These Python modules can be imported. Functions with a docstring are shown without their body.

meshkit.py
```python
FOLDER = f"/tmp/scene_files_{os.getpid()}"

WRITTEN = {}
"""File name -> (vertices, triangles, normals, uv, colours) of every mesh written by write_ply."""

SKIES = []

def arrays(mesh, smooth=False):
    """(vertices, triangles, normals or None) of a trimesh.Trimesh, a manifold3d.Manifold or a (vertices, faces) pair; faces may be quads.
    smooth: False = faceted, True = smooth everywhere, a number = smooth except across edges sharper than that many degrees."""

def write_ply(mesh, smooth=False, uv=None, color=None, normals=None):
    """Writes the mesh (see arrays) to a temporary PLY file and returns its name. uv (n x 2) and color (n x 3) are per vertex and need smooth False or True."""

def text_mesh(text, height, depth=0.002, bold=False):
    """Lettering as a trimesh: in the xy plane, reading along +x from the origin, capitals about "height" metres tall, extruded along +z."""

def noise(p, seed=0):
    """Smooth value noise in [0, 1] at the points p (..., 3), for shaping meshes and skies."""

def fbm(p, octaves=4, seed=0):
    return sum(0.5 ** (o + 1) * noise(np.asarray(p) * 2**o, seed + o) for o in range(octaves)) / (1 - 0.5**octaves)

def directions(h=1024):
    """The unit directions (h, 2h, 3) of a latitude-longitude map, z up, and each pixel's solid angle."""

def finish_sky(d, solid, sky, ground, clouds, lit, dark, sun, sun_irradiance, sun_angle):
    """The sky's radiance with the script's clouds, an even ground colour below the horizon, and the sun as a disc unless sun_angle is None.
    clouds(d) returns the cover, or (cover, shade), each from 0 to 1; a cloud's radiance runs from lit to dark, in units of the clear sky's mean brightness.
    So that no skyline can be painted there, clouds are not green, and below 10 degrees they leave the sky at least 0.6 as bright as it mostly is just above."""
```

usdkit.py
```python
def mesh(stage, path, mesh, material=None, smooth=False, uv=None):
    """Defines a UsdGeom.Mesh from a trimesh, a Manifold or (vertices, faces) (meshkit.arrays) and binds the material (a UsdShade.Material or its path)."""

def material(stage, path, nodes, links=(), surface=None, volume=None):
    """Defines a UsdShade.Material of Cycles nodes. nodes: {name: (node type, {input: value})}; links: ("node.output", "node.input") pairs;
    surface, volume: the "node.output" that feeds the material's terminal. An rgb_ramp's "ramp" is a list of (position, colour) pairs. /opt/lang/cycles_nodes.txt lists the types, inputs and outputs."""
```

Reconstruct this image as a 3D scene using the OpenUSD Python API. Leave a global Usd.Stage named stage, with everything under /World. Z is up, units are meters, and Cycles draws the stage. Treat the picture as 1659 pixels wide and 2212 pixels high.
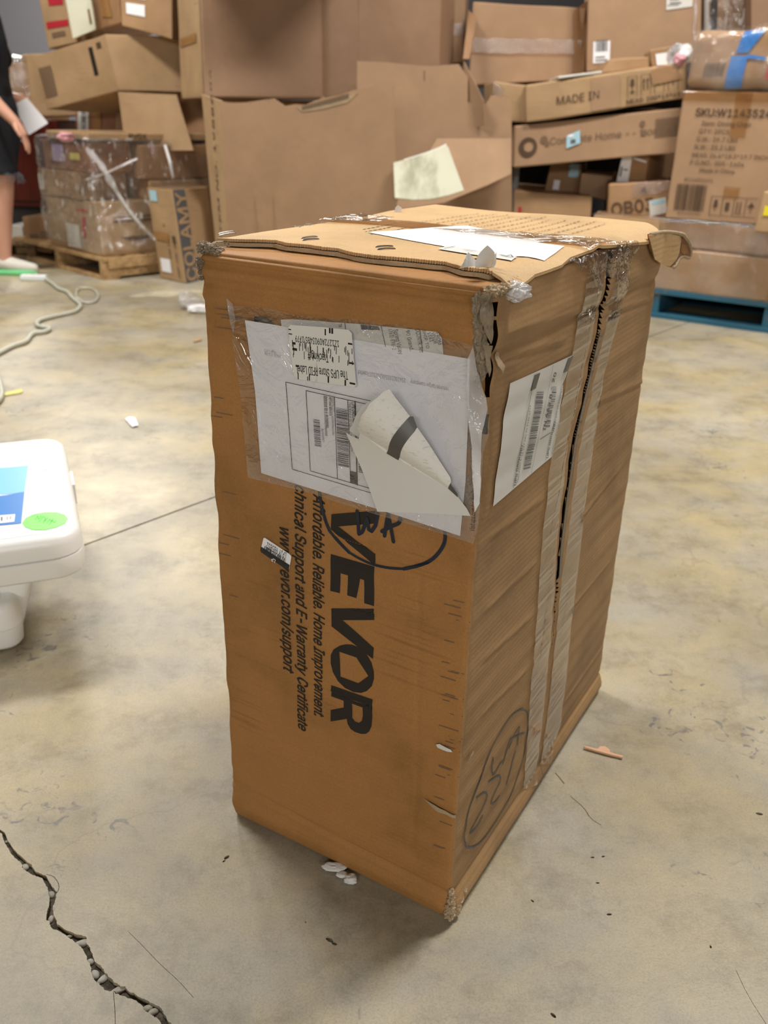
import math, random
import numpy as np, trimesh, manifold3d, shapely
from shapely.geometry import Polygon, LineString, MultiPolygon, box as sbox
from shapely import affinity
import meshkit, usdkit
from pxr import Usd, UsdGeom, UsdLux, UsdShade, Gf, Sdf

stage = Usd.Stage.CreateInMemory()
UsdGeom.SetStageUpAxis(stage, UsdGeom.Tokens.z)
UsdGeom.SetStageMetersPerUnit(stage, 1.0)
stage.DefinePrim('/World', 'Xform')
A = lambda *v: np.array(v, float)

# ---------------------------------------------------------------- camera
W_PX, H_PX, F_PX = 1659, 2212, 1908.93
CAM_Z, PITCH, ROLL, FOCAL = 0.91748, 0.42157, 0.02387, 24.0
fw = A(0, math.cos(PITCH), -math.sin(PITCH)); rt = A(1, 0, 0); up = np.cross(rt, fw)
cr, sr = math.cos(ROLL), math.sin(ROLL)
rt, up = cr * rt + sr * up, -sr * rt + cr * up
cam = UsdGeom.Camera.Define(stage, '/World/camera')
cam.AddTransformOp().Set(Gf.Matrix4d(*rt, 0, *up, 0, *(-fw), 0, 0, 0, CAM_Z, 1))
cam.CreateFocalLengthAttr(FOCAL)
cam.CreateHorizontalApertureAttr(FOCAL * W_PX / F_PX)
cam.CreateVerticalApertureAttr(FOCAL * H_PX / F_PX)
cam.CreateFStopAttr(5.6)
cam.CreateFocusDistanceAttr(0.93)
cam.CreateClippingRangeAttr(Gf.Vec2f(0.05, 100))
cam.CreateExposureAttr(0.2)

# ---------------------------------------------------------------- light: the hall's fluorescent ceiling fixtures, added front fill lamps, dim ambient
def lamp(n, pos, w, l, power, tilt=0, col=(1, 0.95, 0.87)):
    L = UsdLux.RectLight.Define(stage, f'/World/ceiling_or_fill_lamp_{n:03d}')
    L.CreateWidthAttr(w); L.CreateHeightAttr(l); L.CreateIntensityAttr(power); L.CreateColorAttr(Gf.Vec3f(*col))
    L.AddTranslateOp().Set(Gf.Vec3d(*pos)); L.AddRotateXOp().Set(tilt)
LAMPS = [((-2.1, 3.4, 4.3), 1.4, .35, 112, 0), ((1.9, 2.7, 4.3), 1.3, .35, 136, 0), ((-1.6, -4.4, 2.4), 2.4, .4, 27, 66), ((1.6, -4.4, 2.4), 2.4, .4, 20, 66),  # the tilted pair is added fill, low behind the camera
         ((-3.6, 11.5, 4.2), .5, 2.6, 160, 0), ((4.6, 4.6, 4.3), 1.3, .35, 40, 0), ((-5.0, 4.6, 4.3), 1.3, .35, 50, 0)]
for i, (pos, w, l, pw, rz) in enumerate(LAMPS):
    lamp(i + 1, pos, w, l, pw, rz)
dome = UsdLux.DomeLight.Define(stage, '/World/ambient'); dome.CreateIntensityAttr(0.12); dome.CreateColorAttr(Gf.Vec3f(1, .95, .9))

# ---------------------------------------------------------------- scene helpers
taken = {}
def newpath(parent, name):
    k = (parent, name); n = taken.get(k, 0); taken[k] = n + 1
    return f'{parent}/{name}' + (f'_{n:03d}' if n else '')
def tag(p, label=None, cat=None, group=None, kind=None):
    for k, v in (('label', label), ('category', cat), ('group', group), ('kind', kind)):
        if v: p.SetCustomDataByKey(k, v)
    return p
def path_of(p): return '/World' if p is None else (p if isinstance(p, str) else str(p.GetPath()))
def thing(name, label, cat, loc=(0, 0, 0), rz=0, group=None):
    x = UsdGeom.Xform.Define(stage, newpath('/World', name))
    x.AddTranslateOp().Set(Gf.Vec3d(*map(float, loc)))
    if rz: x.AddRotateZOp().Set(rz)
    return tag(x.GetPrim(), label, cat, group)
def origin(parent):
    """where a thing stands: its children's points are relative to it"""
    if parent is None: return np.zeros(3)
    pr = parent if not isinstance(parent, str) else stage.GetPrimAtPath(parent)
    while pr and str(pr.GetPath()) != '/World':
        if pr.IsA(UsdGeom.Xform): return np.array(UsdGeom.Xformable(pr).GetLocalTransformation().ExtractTranslation())
        pr = pr.GetParent()
    return np.zeros(3)
def obj(name, mesh, mat, parent=None, smooth=35, label=None, kind=None):
    if hasattr(mesh, 'to_mesh'):
        q = mesh.to_mesh(); mesh = trimesh.Trimesh(q.vert_properties[:, :3], q.tri_verts, process=False)
    v, f = (np.asarray(mesh[0], float), np.asarray(mesh[1])) if isinstance(mesh, tuple) else (np.asarray(mesh.vertices), np.asarray(mesh.faces))
    m = usdkit.mesh(stage, newpath(path_of(parent), name), (v - origin(parent), f), M[mat], smooth=smooth)
    return tag(m.GetPrim(), label=label, kind=kind)
cat_ = trimesh.util.concatenate

# ---------------------------------------------------------------- materials
def lin(r, g=None, b=None):
    c = np.array([r, g, b] if g is not None else r, float) / 255
    return tuple(np.where(c <= .04045, c / 12.92, ((c + .055) / 1.055) ** 2.4))
M = {}
def mat(name, nodes, links, surface='p.BSDF'):
    M[name] = usdkit.material(stage, f'/World/Looks/{name}', nodes, links, surface=surface)
def plain(name, col, rough=.55, spec=.5, bump=0, bscale=60, metal=0, coat=0, trans=0):
    n = {'p': ('principled_bsdf', {'base_color': col, 'roughness': rough, 'specular_ior_level': spec, 'metallic': metal, 'coat_weight': coat})}
    l = []
    if bump:
        n |= {'g': ('geometry', {}), 'n': ('noise_texture', {'scale': bscale, 'detail': 4.0}), 'b': ('bump', {'strength': 1.0, 'distance': bump})}
        l = [('g.position', 'n.vector'), ('n.fac', 'b.height'), ('b.normal', 'p.normal')]
    mat(name, n, l)
def card(name, col, dark=.72, warm=1.0, flute=True, scuff=.25, rough=.62, rot=0.0, fscale=230):
    """kraft cardboard: fibre mottling, faint flute lines, rubbed streaks"""
    c2 = tuple(x * dark for x in col); c3 = tuple(min(1, x * 1.12) for x in col)
    n = {'g': ('geometry', {}), 'mp': ('mapping', {'rotation': (0, 0, rot)}), 'ms': ('mapping', {'scale': (5, 5, 150)}),
         'n1': ('noise_texture', {'scale': 7.0, 'detail': 5.0, 'roughness': .6}), 'r1': ('rgb_ramp', {'ramp': [(.28, c2), (.5, col), (.75, c3)]}),
         'n2': ('noise_texture', {'scale': 420.0, 'detail': 2.0}), 'r2': ('rgb_ramp', {'ramp': [(.3, (.86, .86, .86)), (.7, (1.08, 1.08, 1.08))]}),
         'mx': ('mix_color', {'blend_type': 'multiply', 'fac': .7, 'use_clamp': False}),
         'n3': ('noise_texture', {'scale': 1.0, 'detail': 3.0}), 'n4': ('noise_texture', {'scale': 4.0, 'detail': 3.0}),
         'm4': ('math', {'math_type': 'multiply'}), 'r3': ('rgb_ramp', {'ramp': [(.0, (0, 0, 0)), (.36, (0, 0, 0)), (.43, (1, 1, 1))]}), 's3': ('math', {'math_type': 'multiply', 'value2': scuff}),
         'mz': ('mix_color', {'blend_type': 'multiply', 'b': (.38, .34, .30)}),
         'w': ('wave_texture', {'wave_type': 'bands', 'bands_direction': 'z', 'scale': fscale / 6.2832 / 3.2, 'distortion': .6, 'detail': 1.0}),
         'b1': ('bump', {'strength': .35 if flute else 0.0, 'distance': .0004}), 'b2': ('bump', {'strength': .6, 'distance': .0025}),
         'p': ('principled_bsdf', {'roughness': rough, 'specular_ior_level': .3})}
    l = [('g.position', 'mp.vector'), ('mp.vector', 'ms.vector'), ('g.position', 'n1.vector'), ('n1.fac', 'r1.fac'), ('g.position', 'n2.vector'), ('n2.fac', 'r2.fac'),
         ('r1.color', 'mx.a'), ('r2.color', 'mx.b'), ('ms.vector', 'n3.vector'), ('g.position', 'n4.vector'), ('n3.fac', 'm4.value1'), ('n4.fac', 'm4.value2'),
         ('m4.value', 'r3.fac'), ('r3.color', 's3.value1'), ('s3.value', 'mz.fac'), ('mx.result', 'mz.a'), ('mz.result', 'p.base_color'),
         ('g.position', 'w.vector'), ('w.fac', 'b1.height'), ('n1.fac', 'b2.height'), ('b1.normal', 'b2.normal'), ('b2.normal', 'p.normal')]
    mat(name, n, l)
def film(name, tint=(.97, .97, .97), haze=.08, hazecol=(.8, .8, .82), rough=.08, bump=.004, bscale=22, streak=None, gloss=.9, rot=0.0, sscale=(7, 7, 190), lo=.5, hi=.6, refl=.05):
    """clear plastic: see-through with wrinkled glossy reflections, and milky streaks where it is stretched or not stuck; on stretch_film they are painted glints"""
    n = {'g': ('geometry', {}), 'nb': ('noise_texture', {'scale': bscale, 'detail': 4.0, 'roughness': .6, 'distortion': 1.2}), 'bp': ('bump', {'strength': 1.0, 'distance': bump}),
         't': ('transparent_bsdf', {'color': tint}), 'gl': ('glossy_bsdf', {'color': (gloss, gloss, gloss), 'roughness': rough}), 'lw': ('layer_weight', {'blend': .5}), 'pw': ('math', {'math_type': 'power', 'value2': 4.0}), 'fr': ('math', {'math_type': 'multiply_add', 'value2': .8, 'value3': refl}),
         'd': ('diffuse_bsdf', {'color': hazecol}), 'mp': ('mapping', {'rotation': (0, 0, rot)}), 'ms': ('mapping', {'scale': sscale if streak else (3, 3, 3)}),
         'ns': ('noise_texture', {'scale': 1.0, 'detail': 4.0, 'roughness': .6}), 'rs': ('rgb_ramp', {'ramp': [(lo, (haze * .4,) * 3), (hi, (streak or haze * 2.2,) * 3)]}),
         'm1': ('mix_closure', {}), 'm2': ('mix_closure', {})}
    l = [('g.position', 'nb.vector'), ('nb.fac', 'bp.height'), ('bp.normal', 'gl.normal'), ('g.position', 'mp.vector'), ('mp.vector', 'ms.vector'), ('ms.vector', 'ns.vector'),
         ('ns.fac', 'rs.fac'), ('rs.color', 'm1.fac'), ('t.BSDF', 'm1.closure1'), ('d.BSDF', 'm1.closure2'), ('lw.facing', 'pw.value1'), ('pw.value', 'fr.value1'), ('fr.value', 'm2.fac'), ('m1.closure', 'm2.closure1'), ('gl.BSDF', 'm2.closure2')]
    mat(name, n, l, 'm2.closure')
def smudged(name, c1, c2, scale=60, lo=.55, hi=.62, rough=.5, stretch=(1, 1, 1), amt=1.0, spec=.4):
    n = {'g': ('geometry', {}), 'ms': ('mapping', {'scale': stretch}), 'n': ('noise_texture', {'scale': scale, 'detail': 5.0, 'roughness': .65}),
         'r': ('rgb_ramp', {'ramp': [(lo, c1), (hi, tuple(a * (1 - amt) + b * amt for a, b in zip(c1, c2)))]}), 'p': ('principled_bsdf', {'roughness': rough, 'specular_ior_level': spec})}
    mat(name, n, [('g.position', 'ms.vector'), ('ms.vector', 'n.vector'), ('n.fac', 'r.fac'), ('r.color', 'p.base_color')])

AX = 0.5302      # the big carton's turn about the vertical
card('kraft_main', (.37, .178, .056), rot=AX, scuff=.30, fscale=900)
card('kraft_side_sheen', (.36, .218, .104), rot=AX, scuff=.30, fscale=900)  # greyer copy of kraft_main: grazing lamp sheen put into the colour
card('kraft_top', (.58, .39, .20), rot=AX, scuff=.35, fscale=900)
card('kraft_edge', (.40, .30, .19), scuff=.3)
card('kraft_grey', (.27, .215, .15), scuff=.6, dark=.55)
card('kraft_a', (.37, .228, .122), .86); card('kraft_b', (.345, .20, .102), .86); card('kraft_c', (.41, .27, .148), .88); card('kraft_d', (.33, .19, .10), .86); card('kraft_pink', (.37, .235, .143), .95, flute=False, scuff=.03)
card('kraft_inside', (.31, .19, .118), .95, flute=False, scuff=.03); card('kraft_red', (.28, .13, .07))
smudged('pale_board', (.62, .62, .50), (.30, .30, .20), 9, .48, .68, .7, (1, 1, .35), .8)
plain('ink', (.022, .018, .016), .5, .3); plain('ink_brown', (.09, .055, .035), .55, .3); plain('ink_faint', (.18, .115, .07), .6, .3); plain('ink_grey', (.10, .10, .11), .5); plain('ink_pale', (.42, .43, .47), .5)
plain('marker', (.012, .017, .035), .4, .4); plain('marker_grey', (.05, .058, .065), .4, .4)
plain('paper', (.86, .87, .92), .5, .4); plain('paper_grey', (.68, .68, .665), .55, .4); plain('paper_warm', (.66, .65, .62), .55); plain('paper_blue', (.38, .60, .72), .5); plain('backing', (.68, .68, .665), .4, .5, .0006, 25)
smudged('label_scuffed', (.72, .72, .69), (.05, .05, .05), 46, .60, .68, .5, (1, 1, .3))
smudged('label_rubbed', (.74, .73, .70), (.40, .36, .33), 300, .56, .64, .5, (.4, .4, 1), .4)
plain('grey_band', (.085, .083, .078), .4); plain('black_print', (.018, .018, .02), .4)
plain('white_plastic', (.84, .86, .86), .32, .5, .0002, 250); plain('white_lid', (.82, .85, .86), .4, .4); plain('seam_grey', (.55, .57, .57), .4)
plain('blue_light', lin(120, 190, 235), .35); plain('blue_dark', lin(38, 120, 200), .35); plain('label_white', (.74, .77, .86), .35); plain('green_sticker', (.17, .98, .10), .45); plain('green_ink', (.02, .25, .03), .5)
plain('red_print', (.45, .02, .035), .5); plain('tape_blue', (.02, .17, .52), .3); plain('pink_plastic', (.65, .32, .38), .3, .5, .002, 30); plain('yellow', (.75, .62, .02), .5); plain('yellow_paper', (.62, .55, .16), .6); plain('lilac', (.42, .32, .52), .5)
plain('wire', (.55, .55, .56), .3, .5, metal=1.0)
plain('black_cloth', (.012, .013, .018), .85, .2, .002, 90); plain('denim', (.018, .02, .026), .85, .2, .002, 120); plain('skin', (.56, .30, .215), .5, .4); plain('hair_brown', (.05, .03, .02), .5); plain('shoe_white', (.62, .60, .55), .6, .3, .001, 150); plain('shoe_green', (.20, .70, .30), .5); plain('sock', (.30, .31, .36), .9); plain('thread', (.12, .14, .17), .9)
plain('lips', (.42, .14, .12), .5); plain('eye', (.03, .02, .02), .3)
smudged('stain', (.52, .48, .36), (.42, .38, .28), 20, .4, .6, .5)
plain('cord', (.45, .45, .38), .5); plain('strip_white', (.72, .76, .76), .4); plain('splinter', (.62, .36, .22), .6)
plain('grey_wall', (.085, .084, .096), .8, .2); plain('ceiling_grey', (.20, .195, .19), .9, .1); plain('steel', (.30, .33, .36), .45, .5); plain('dark_gap', (.02, .019, .02), .8)  # dark_gap puts the shade of the tear and the void into colour
smudged('pallet_wood', (.46, .30, .145), (.30, .18, .08), 3.2, .42, .62, .7, (9, 2.5, 9)); smudged('pallet_dark', (.27, .17, .09), (.15, .09, .05), 3.2, .42, .62, .7, (9, 2.5, 9))
smudged('pallet_blue', (.02, .105, .17), (.12, .11, .09), 14, .56, .68, .6); smudged('red_wood', (.105, .012, .007), (.05, .006, .004), 2.2, .4, .65, .3, (6, 6, .6))
card('tape_brown', (.36, .19, .07), flute=False, rough=.22, scuff=.05); 
film('clear_film', haze=.05, bump=.01, bscale=13); film('stretch_film', haze=.10, bump=.03, bscale=11, rough=.10, refl=.16, streak=.6, sscale=(34, 34, 13), lo=.60, hi=.67)  # stretch_film streaks are white highlights painted along the wrinkles
film('pouch_film', tint=(.95, .95, .96), haze=.07, hazecol=(.6, .55, .55), bump=.009, bscale=20, rough=.07, refl=.12)
film('pale_tape', tint=(.90, .80, .66), haze=.05, hazecol=(.5, .36, .2), bump=.002, bscale=20, rough=.14)
film('clear_tape', tint=(.93, .90, .86), haze=.14, hazecol=(.52, .43, .33), streak=.62, rot=AX, bump=.001, bscale=30, rough=.12, lo=.53, hi=.57)
film('shiny_tape', tint=(.90, .84, .76), haze=.10, hazecol=(.6, .5, .4), bump=.012, bscale=34, rough=.08, refl=.18)
film('amber_tape', tint=(.80, .64, .45), haze=.05, hazecol=(.5, .36, .2), bump=.002, bscale=20, rough=.12)
film('white_film', haze=.5, hazecol=(.75, .75, .78), bump=.01, bscale=30, rough=.15)

def concrete():
    n = {'g': ('geometry', {}),
         'n1': ('noise_texture', {'scale': 1.15, 'detail': 6.0, 'roughness': .62, 'distortion': .4}), 'r1': ('rgb_ramp', {'ramp': [(.30, (.25, .225, .18)), (.47, (.315, .285, .222)), (.56, (.355, .318, .24)), (.72, (.42, .392, .325))]}),
         'n2': ('noise_texture', {'scale': 7.0, 'detail': 9.0, 'roughness': .80}), 'r2': ('rgb_ramp', {'ramp': [(.34, (.62, .60, .57)), (.50, (1, 1, 1)), (.66, (1.18, 1.15, 1.09))]}),
         'm1': ('mix_color', {'blend_type': 'multiply', 'fac': .85, 'use_clamp': False}),
         'n3': ('noise_texture', {'scale': 3.1, 'detail': 4.0, 'roughness': .6}), 'r3': ('rgb_ramp', {'ramp': [(.40, (.96, .98, 1.04)), (.60, (1.07, 1.0, .80))]}), 'm2': ('mix_color', {'blend_type': 'multiply', 'fac': .9, 'use_clamp': False}),
         'n4': ('noise_texture', {'scale': 330.0, 'detail': 5.0, 'roughness': .8}), 'r4': ('rgb_ramp', {'ramp': [(.30, (.70, .68, .64)), (.5, (1, 1, 1)), (.70, (1.14, 1.13, 1.11))]}), 'm3': ('mix_color', {'blend_type': 'multiply', 'fac': .9, 'use_clamp': False}),
         'n5': ('noise_texture', {'scale': 34.0, 'detail': 3.0, 'roughness': .5, 'distortion': 1.5}), 'n6': ('noise_texture', {'scale': 2.6, 'detail': 2.0}), 'mm': ('math', {'math_type': 'multiply'}),
         'r5': ('rgb_ramp', {'ramp': [(.385, (0, 0, 0)), (.43, (.75, .75, .75))]}), 'm4': ('mix_color', {'b': (.10, .10, .10)}),
         'v': ('voronoi_texture', {'feature': 'distance_to_edge', 'scale': .9}), 'nv': ('noise_texture', {'scale': 4.0, 'detail': 4.0}), 'va': ('vector_math', {'math_type': 'multiply_add', 'vector2': (.55, .55, 0)}),
         'rv': ('rgb_ramp', {'ramp': [(0, (.35, .35, .35)), (.0035, (0, 0, 0))]}), 'm5': ('mix_color', {'b': (.17, .145, .11)}),
         'rr': ('rgb_ramp', {'ramp': [(.3, (.55, .55, .55)), (.7, (.36, .36, .36))]}), 'b': ('bump', {'strength': .5, 'distance': .0015}),
         'p': ('principled_bsdf', {'specular_ior_level': .5})}
    l = [('g.position', f'{k}.vector') for k in ('n1', 'n2', 'n3', 'n4', 'n5', 'n6', 'nv')]
    l += [('n1.fac', 'r1.fac'), ('n2.fac', 'r2.fac'), ('n3.fac', 'r3.fac'), ('n4.fac', 'r4.fac'), ('r1.color', 'm1.a'), ('r2.color', 'm1.b'), ('m1.result', 'm2.a'), ('r3.color', 'm2.b'), ('m2.result', 'm3.a'), ('r4.color', 'm3.b'),
          ('n5.fac', 'mm.value1'), ('n6.fac', 'mm.value2'), ('mm.value', 'r5.fac'), ('r5.color', 'm4.fac'), ('m3.result', 'm4.a'),
          ('nv.color', 'va.vector1'), ('g.position', 'va.vector3'), ('va.vector', 'v.vector'), ('v.distance', 'rv.fac'), ('rv.color', 'm5.fac'), ('m4.result', 'm5.a'), ('m5.result', 'p.base_color'),
          ('n3.fac', 'rr.fac'), ('rr.color', 'p.roughness'), ('n2.fac', 'b.height'), ('b.normal', 'p.normal')]
    mat('concrete', n, l)
concrete()
smudged('crack_dirt', (.055, .045, .034), (.15, .125, .09), 90, .45, .6, .9)
smudged('aggregate', (.46, .44, .40), (.33, .30, .25), 60, .45, .65, .7)

# ---------------------------------------------------------------- geometry helpers
def cm_(v, f): return trimesh.Trimesh(v, f, process=False)
class Face:
    """a surface with metre coordinates a (to the right) and b (up), seen from outside"""
    def __init__(s, w, h, pt): s.w, s.h, s.pt = w, h, pt
def quad_face(bl, br, tr, tl, amp=0, seed=1, freq=3.0, w=None, h=None):
    bl, br, tr, tl = (np.asarray(q, float) for q in (bl, br, tr, tl))
    w = w or (np.linalg.norm(br - bl) + np.linalg.norm(tr - tl)) / 2; h = h or (np.linalg.norm(tl - bl) + np.linalg.norm(tr - br)) / 2
    n = np.cross(br - bl, tl - bl); n /= np.linalg.norm(n)
    def pt(a, b, off=0):
        u, v = (np.asarray(a) / w)[..., None], (np.asarray(b) / h)[..., None]
        P = (1 - u) * (1 - v) * bl + u * (1 - v) * br + u * v * tr + (1 - u) * v * tl
        o = np.asarray(off, float)[..., None] if np.ndim(off) else off
        if amp: o = o + amp * (2 * meshkit.fbm(np.stack([np.asarray(a) * freq, np.asarray(b) * freq, 0 * np.asarray(a)], -1), 3, seed)[..., None] - 1)
        return P + n * o
    return Face(w, h, pt)
class Hexa:
    """a carton: eight corners, rounded edges, dents"""
    def __init__(s, front, back, r=.008, amp=.003, freq=4.0, seed=0, disp=None, n=14):
        s.c = np.array([[front[0], front[3]], [front[1], front[2]], [back[0], back[3]], [back[1], back[2]]], float)   # [fl, fr, bl, br][bottom, top]
        fl, fr, bl, br = s.c
        L = lambda a, b: float(np.mean(np.linalg.norm(a - b, axis=-1)))
        s.s = A((L(fl, fr) + L(bl, br)) / 2, (L(fl, bl) + L(fr, br)) / 2, np.mean([np.linalg.norm(q[1] - q[0]) for q in s.c]))
        s.r, s.amp, s.freq, s.seed, s.disp, s.n = r, amp, freq, seed, disp, n
    def warp(s, P, off=0, flat=False):
        P = np.asarray(P, float); r = s.r
        inner = np.clip(P, r, s.s - r); d = P - inner
        nn = d / np.maximum(np.linalg.norm(d, axis=-1, keepdims=True), 1e-9)
        h = s.amp * (2 * meshkit.fbm(P * s.freq + s.seed * 7.3, 3, s.seed) - 1)
        if s.disp is not None: h = h + s.disp(P, nn, flat)
        Q = (inner + nn * (r + h + off)[..., None]) / s.s
        u, v, w = (Q[..., k:k + 1] for k in range(3))
        fl, fr, bl, br = s.c
        col = lambda q: q[0] * (1 - w) + q[1] * w
        return (1 - v) * ((1 - u) * col(fl) + u * col(fr)) + v * ((1 - u) * col(bl) + u * col(br))
    def loc(s, face, a, b):
        a, b = np.broadcast_arrays(np.asarray(a, float), np.asarray(b, float)); x, y, z = s.s; o = np.zeros_like(a)
        return np.stack({'F': (a, o, b), 'R': (o + x, a, b), 'L': (o, y - a, b), 'B': (x - a, o + y, b), 'T': (a, b, o + z), 'D': (a, y - b, o)}[face], -1)
    def dims(s, f): x, y, z = s.s; return {'F': (x, z), 'R': (y, z), 'L': (y, z), 'B': (x, z), 'T': (x, y), 'D': (x, y)}[f]
    def face(s, f, flat=False):
        w, h = s.dims(f)
        return Face(w, h, lambda a, b, off=0: s.warp(s.loc(f, a, b), np.broadcast_to(np.asarray(off, float), np.shape(np.asarray(a))), flat))
    def lines(s, L, extra=()):
        r = s.r
        return np.unique(np.round(np.concatenate([[0, r * .3, r * .65, r], np.linspace(r, L - r, s.n + 1), [L - r, L - r * .65, L - r * .3, L], np.asarray(extra, float)]), 6))
    def mesh(s, grids=None):
        V, Fc, o = [], [], 0
        for f in 'FRLBTD':
            w, h = s.dims(f); ga, gb = (grids or {}).get(f, (None, None))
            ga = s.lines(w) if ga is None else ga; gb = s.lines(h) if gb is None else gb
            a, b = np.meshgrid(ga, gb, indexing='ij'); na, nb = a.shape
            V.append(s.warp(s.loc(f, a, b)).reshape(-1, 3))
            i = np.arange(na * nb).reshape(na, nb); q = np.stack([i[:-1, :-1], i[1:, :-1], i[1:, 1:], i[:-1, 1:]], -1).reshape(-1, 4) + o
            Fc += [q[:, [0, 1, 2]], q[:, [0, 2, 3]]]; o += na * nb
        m = trimesh.Trimesh(np.vstack(V), np.vstack(Fc), process=False); m.merge_vertices(digits_vertex=6); return m

def polys(g):
    if g.is_empty: return []
    return [q for q in getattr(g, 'geoms', [g]) if isinstance(q, Polygon) and q.area > 1e-10]
def flat_mesh(g, edge=None):
    """2D vertices and faces of a shapely shape, cut to edges below edge"""
    V, Fs, o = [], [], 0
    for q in polys(g):
        v, f = trimesh.creation.triangulate_polygon(q, engine='earcut')
        V.append(v); Fs.append(f + o); o += len(v)
    v, f = np.vstack(V), np.vstack(Fs)
    if edge:
        v3, f = trimesh.remesh.subdivide_to_size(np.c_[v, np.zeros(len(v))], f, edge, max_iter=12); v = v3[:, :2]
    e = v[f]; d1_, d2_ = e[:, 1] - e[:, 0], e[:, 2] - e[:, 0]; area = d1_[:, 0] * d2_[:, 1] - d1_[:, 1] * d2_[:, 0]; f = np.where((area < 0)[:, None], f[:, ::-1], f)
    return v, f
def lay(face, vf, off=.0005):
    v, f = vf; return cm_(face.pt(v[:, 0], v[:, 1], off), f)
def patch(face, shape, name, mat, parent, off=.0005, edge=None, thick=0, **kw):
    shape = Polygon(shape) if not hasattr(shape, 'area') else shape
    v, f = flat_mesh(shape.buffer(0), edge)
    if not thick: return obj(name, lay(face, (v, f), off), mat, parent, **kw)
    t, b = face.pt(v[:, 0], v[:, 1], off + thick), face.pt(v[:, 0], v[:, 1], off)
    ed = np.sort(f[:, [[0, 1], [1, 2], [2, 0]]].reshape(-1, 2), 1); un, ct = np.unique(ed, axis=0, return_counts=True)
    dr = f[:, [[0, 1], [1, 2], [2, 0]]].reshape(-1, 2); keep = {tuple(e) for e in un[ct == 1]}
    bd = np.array([e for e in dr if tuple(sorted(e)) in keep]); n = len(v)
    side = np.vstack([np.stack([bd[:, 1], bd[:, 0], bd[:, 0] + n], 1), np.stack([bd[:, 1], bd[:, 0] + n, bd[:, 1] + n], 1)])
    return obj(name, cm_(np.vstack([t, b]), np.vstack([f, f[:, ::-1] + n, side])), mat, parent, **{'smooth': 30, **kw})
def rot2(v, a): c, s_ = math.cos(a), math.sin(a); return np.c_[v[:, 0] * c - v[:, 1] * s_, v[:, 0] * s_ + v[:, 1] * c]
_tc = {}
def glyphs(t, bold=False):
    if (t, bold) not in _tc:
        m = meshkit.text_mesh(t, 1.0, .01, bold); v, f = np.asarray(m.vertices), np.asarray(m.faces)
        keep = (v[f][:, :, 2] > .005).all(1); f = f[keep]; u, inv = np.unique(f, return_inverse=True); _tc[t, bold] = v[u][:, :2], inv.reshape(-1, 3)
    v, f = _tc[t, bold]; return v.copy(), f
def word(t, p0, p1, h, bold=False, skew=0.0):
    """lettering whose baseline runs from p0 to p1 (metres on a face), capitals h tall"""
    v, f = glyphs(t, bold); p0, p1 = A(*p0), A(*p1); d = p1 - p0; Lw = np.linalg.norm(d); v[:, 0] -= v[:, 0].min()
    v[:, 0] += skew * v[:, 1] * h / (Lw / max(v[:, 0].max(), 1e-6)); sx = Lw / v[:, 0].max()
    v = v * (sx, h); return rot2(v, math.atan2(d[1], d[0])) + p0, f
def word_at(t, p, h, deg=0, **k):
    v, f = glyphs(t, k.get('bold', False)); w = (v[:, 0].max() - v[:, 0].min()) * h; a = math.radians(deg)
    return word(t, p, (p[0] + w * math.cos(a), p[1] + w * math.sin(a)), h, **k)
def rect2(a0, b0, a1, b1): return sbox(min(a0, a1), min(b0, b1), max(a0, a1), max(b0, b1))
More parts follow.
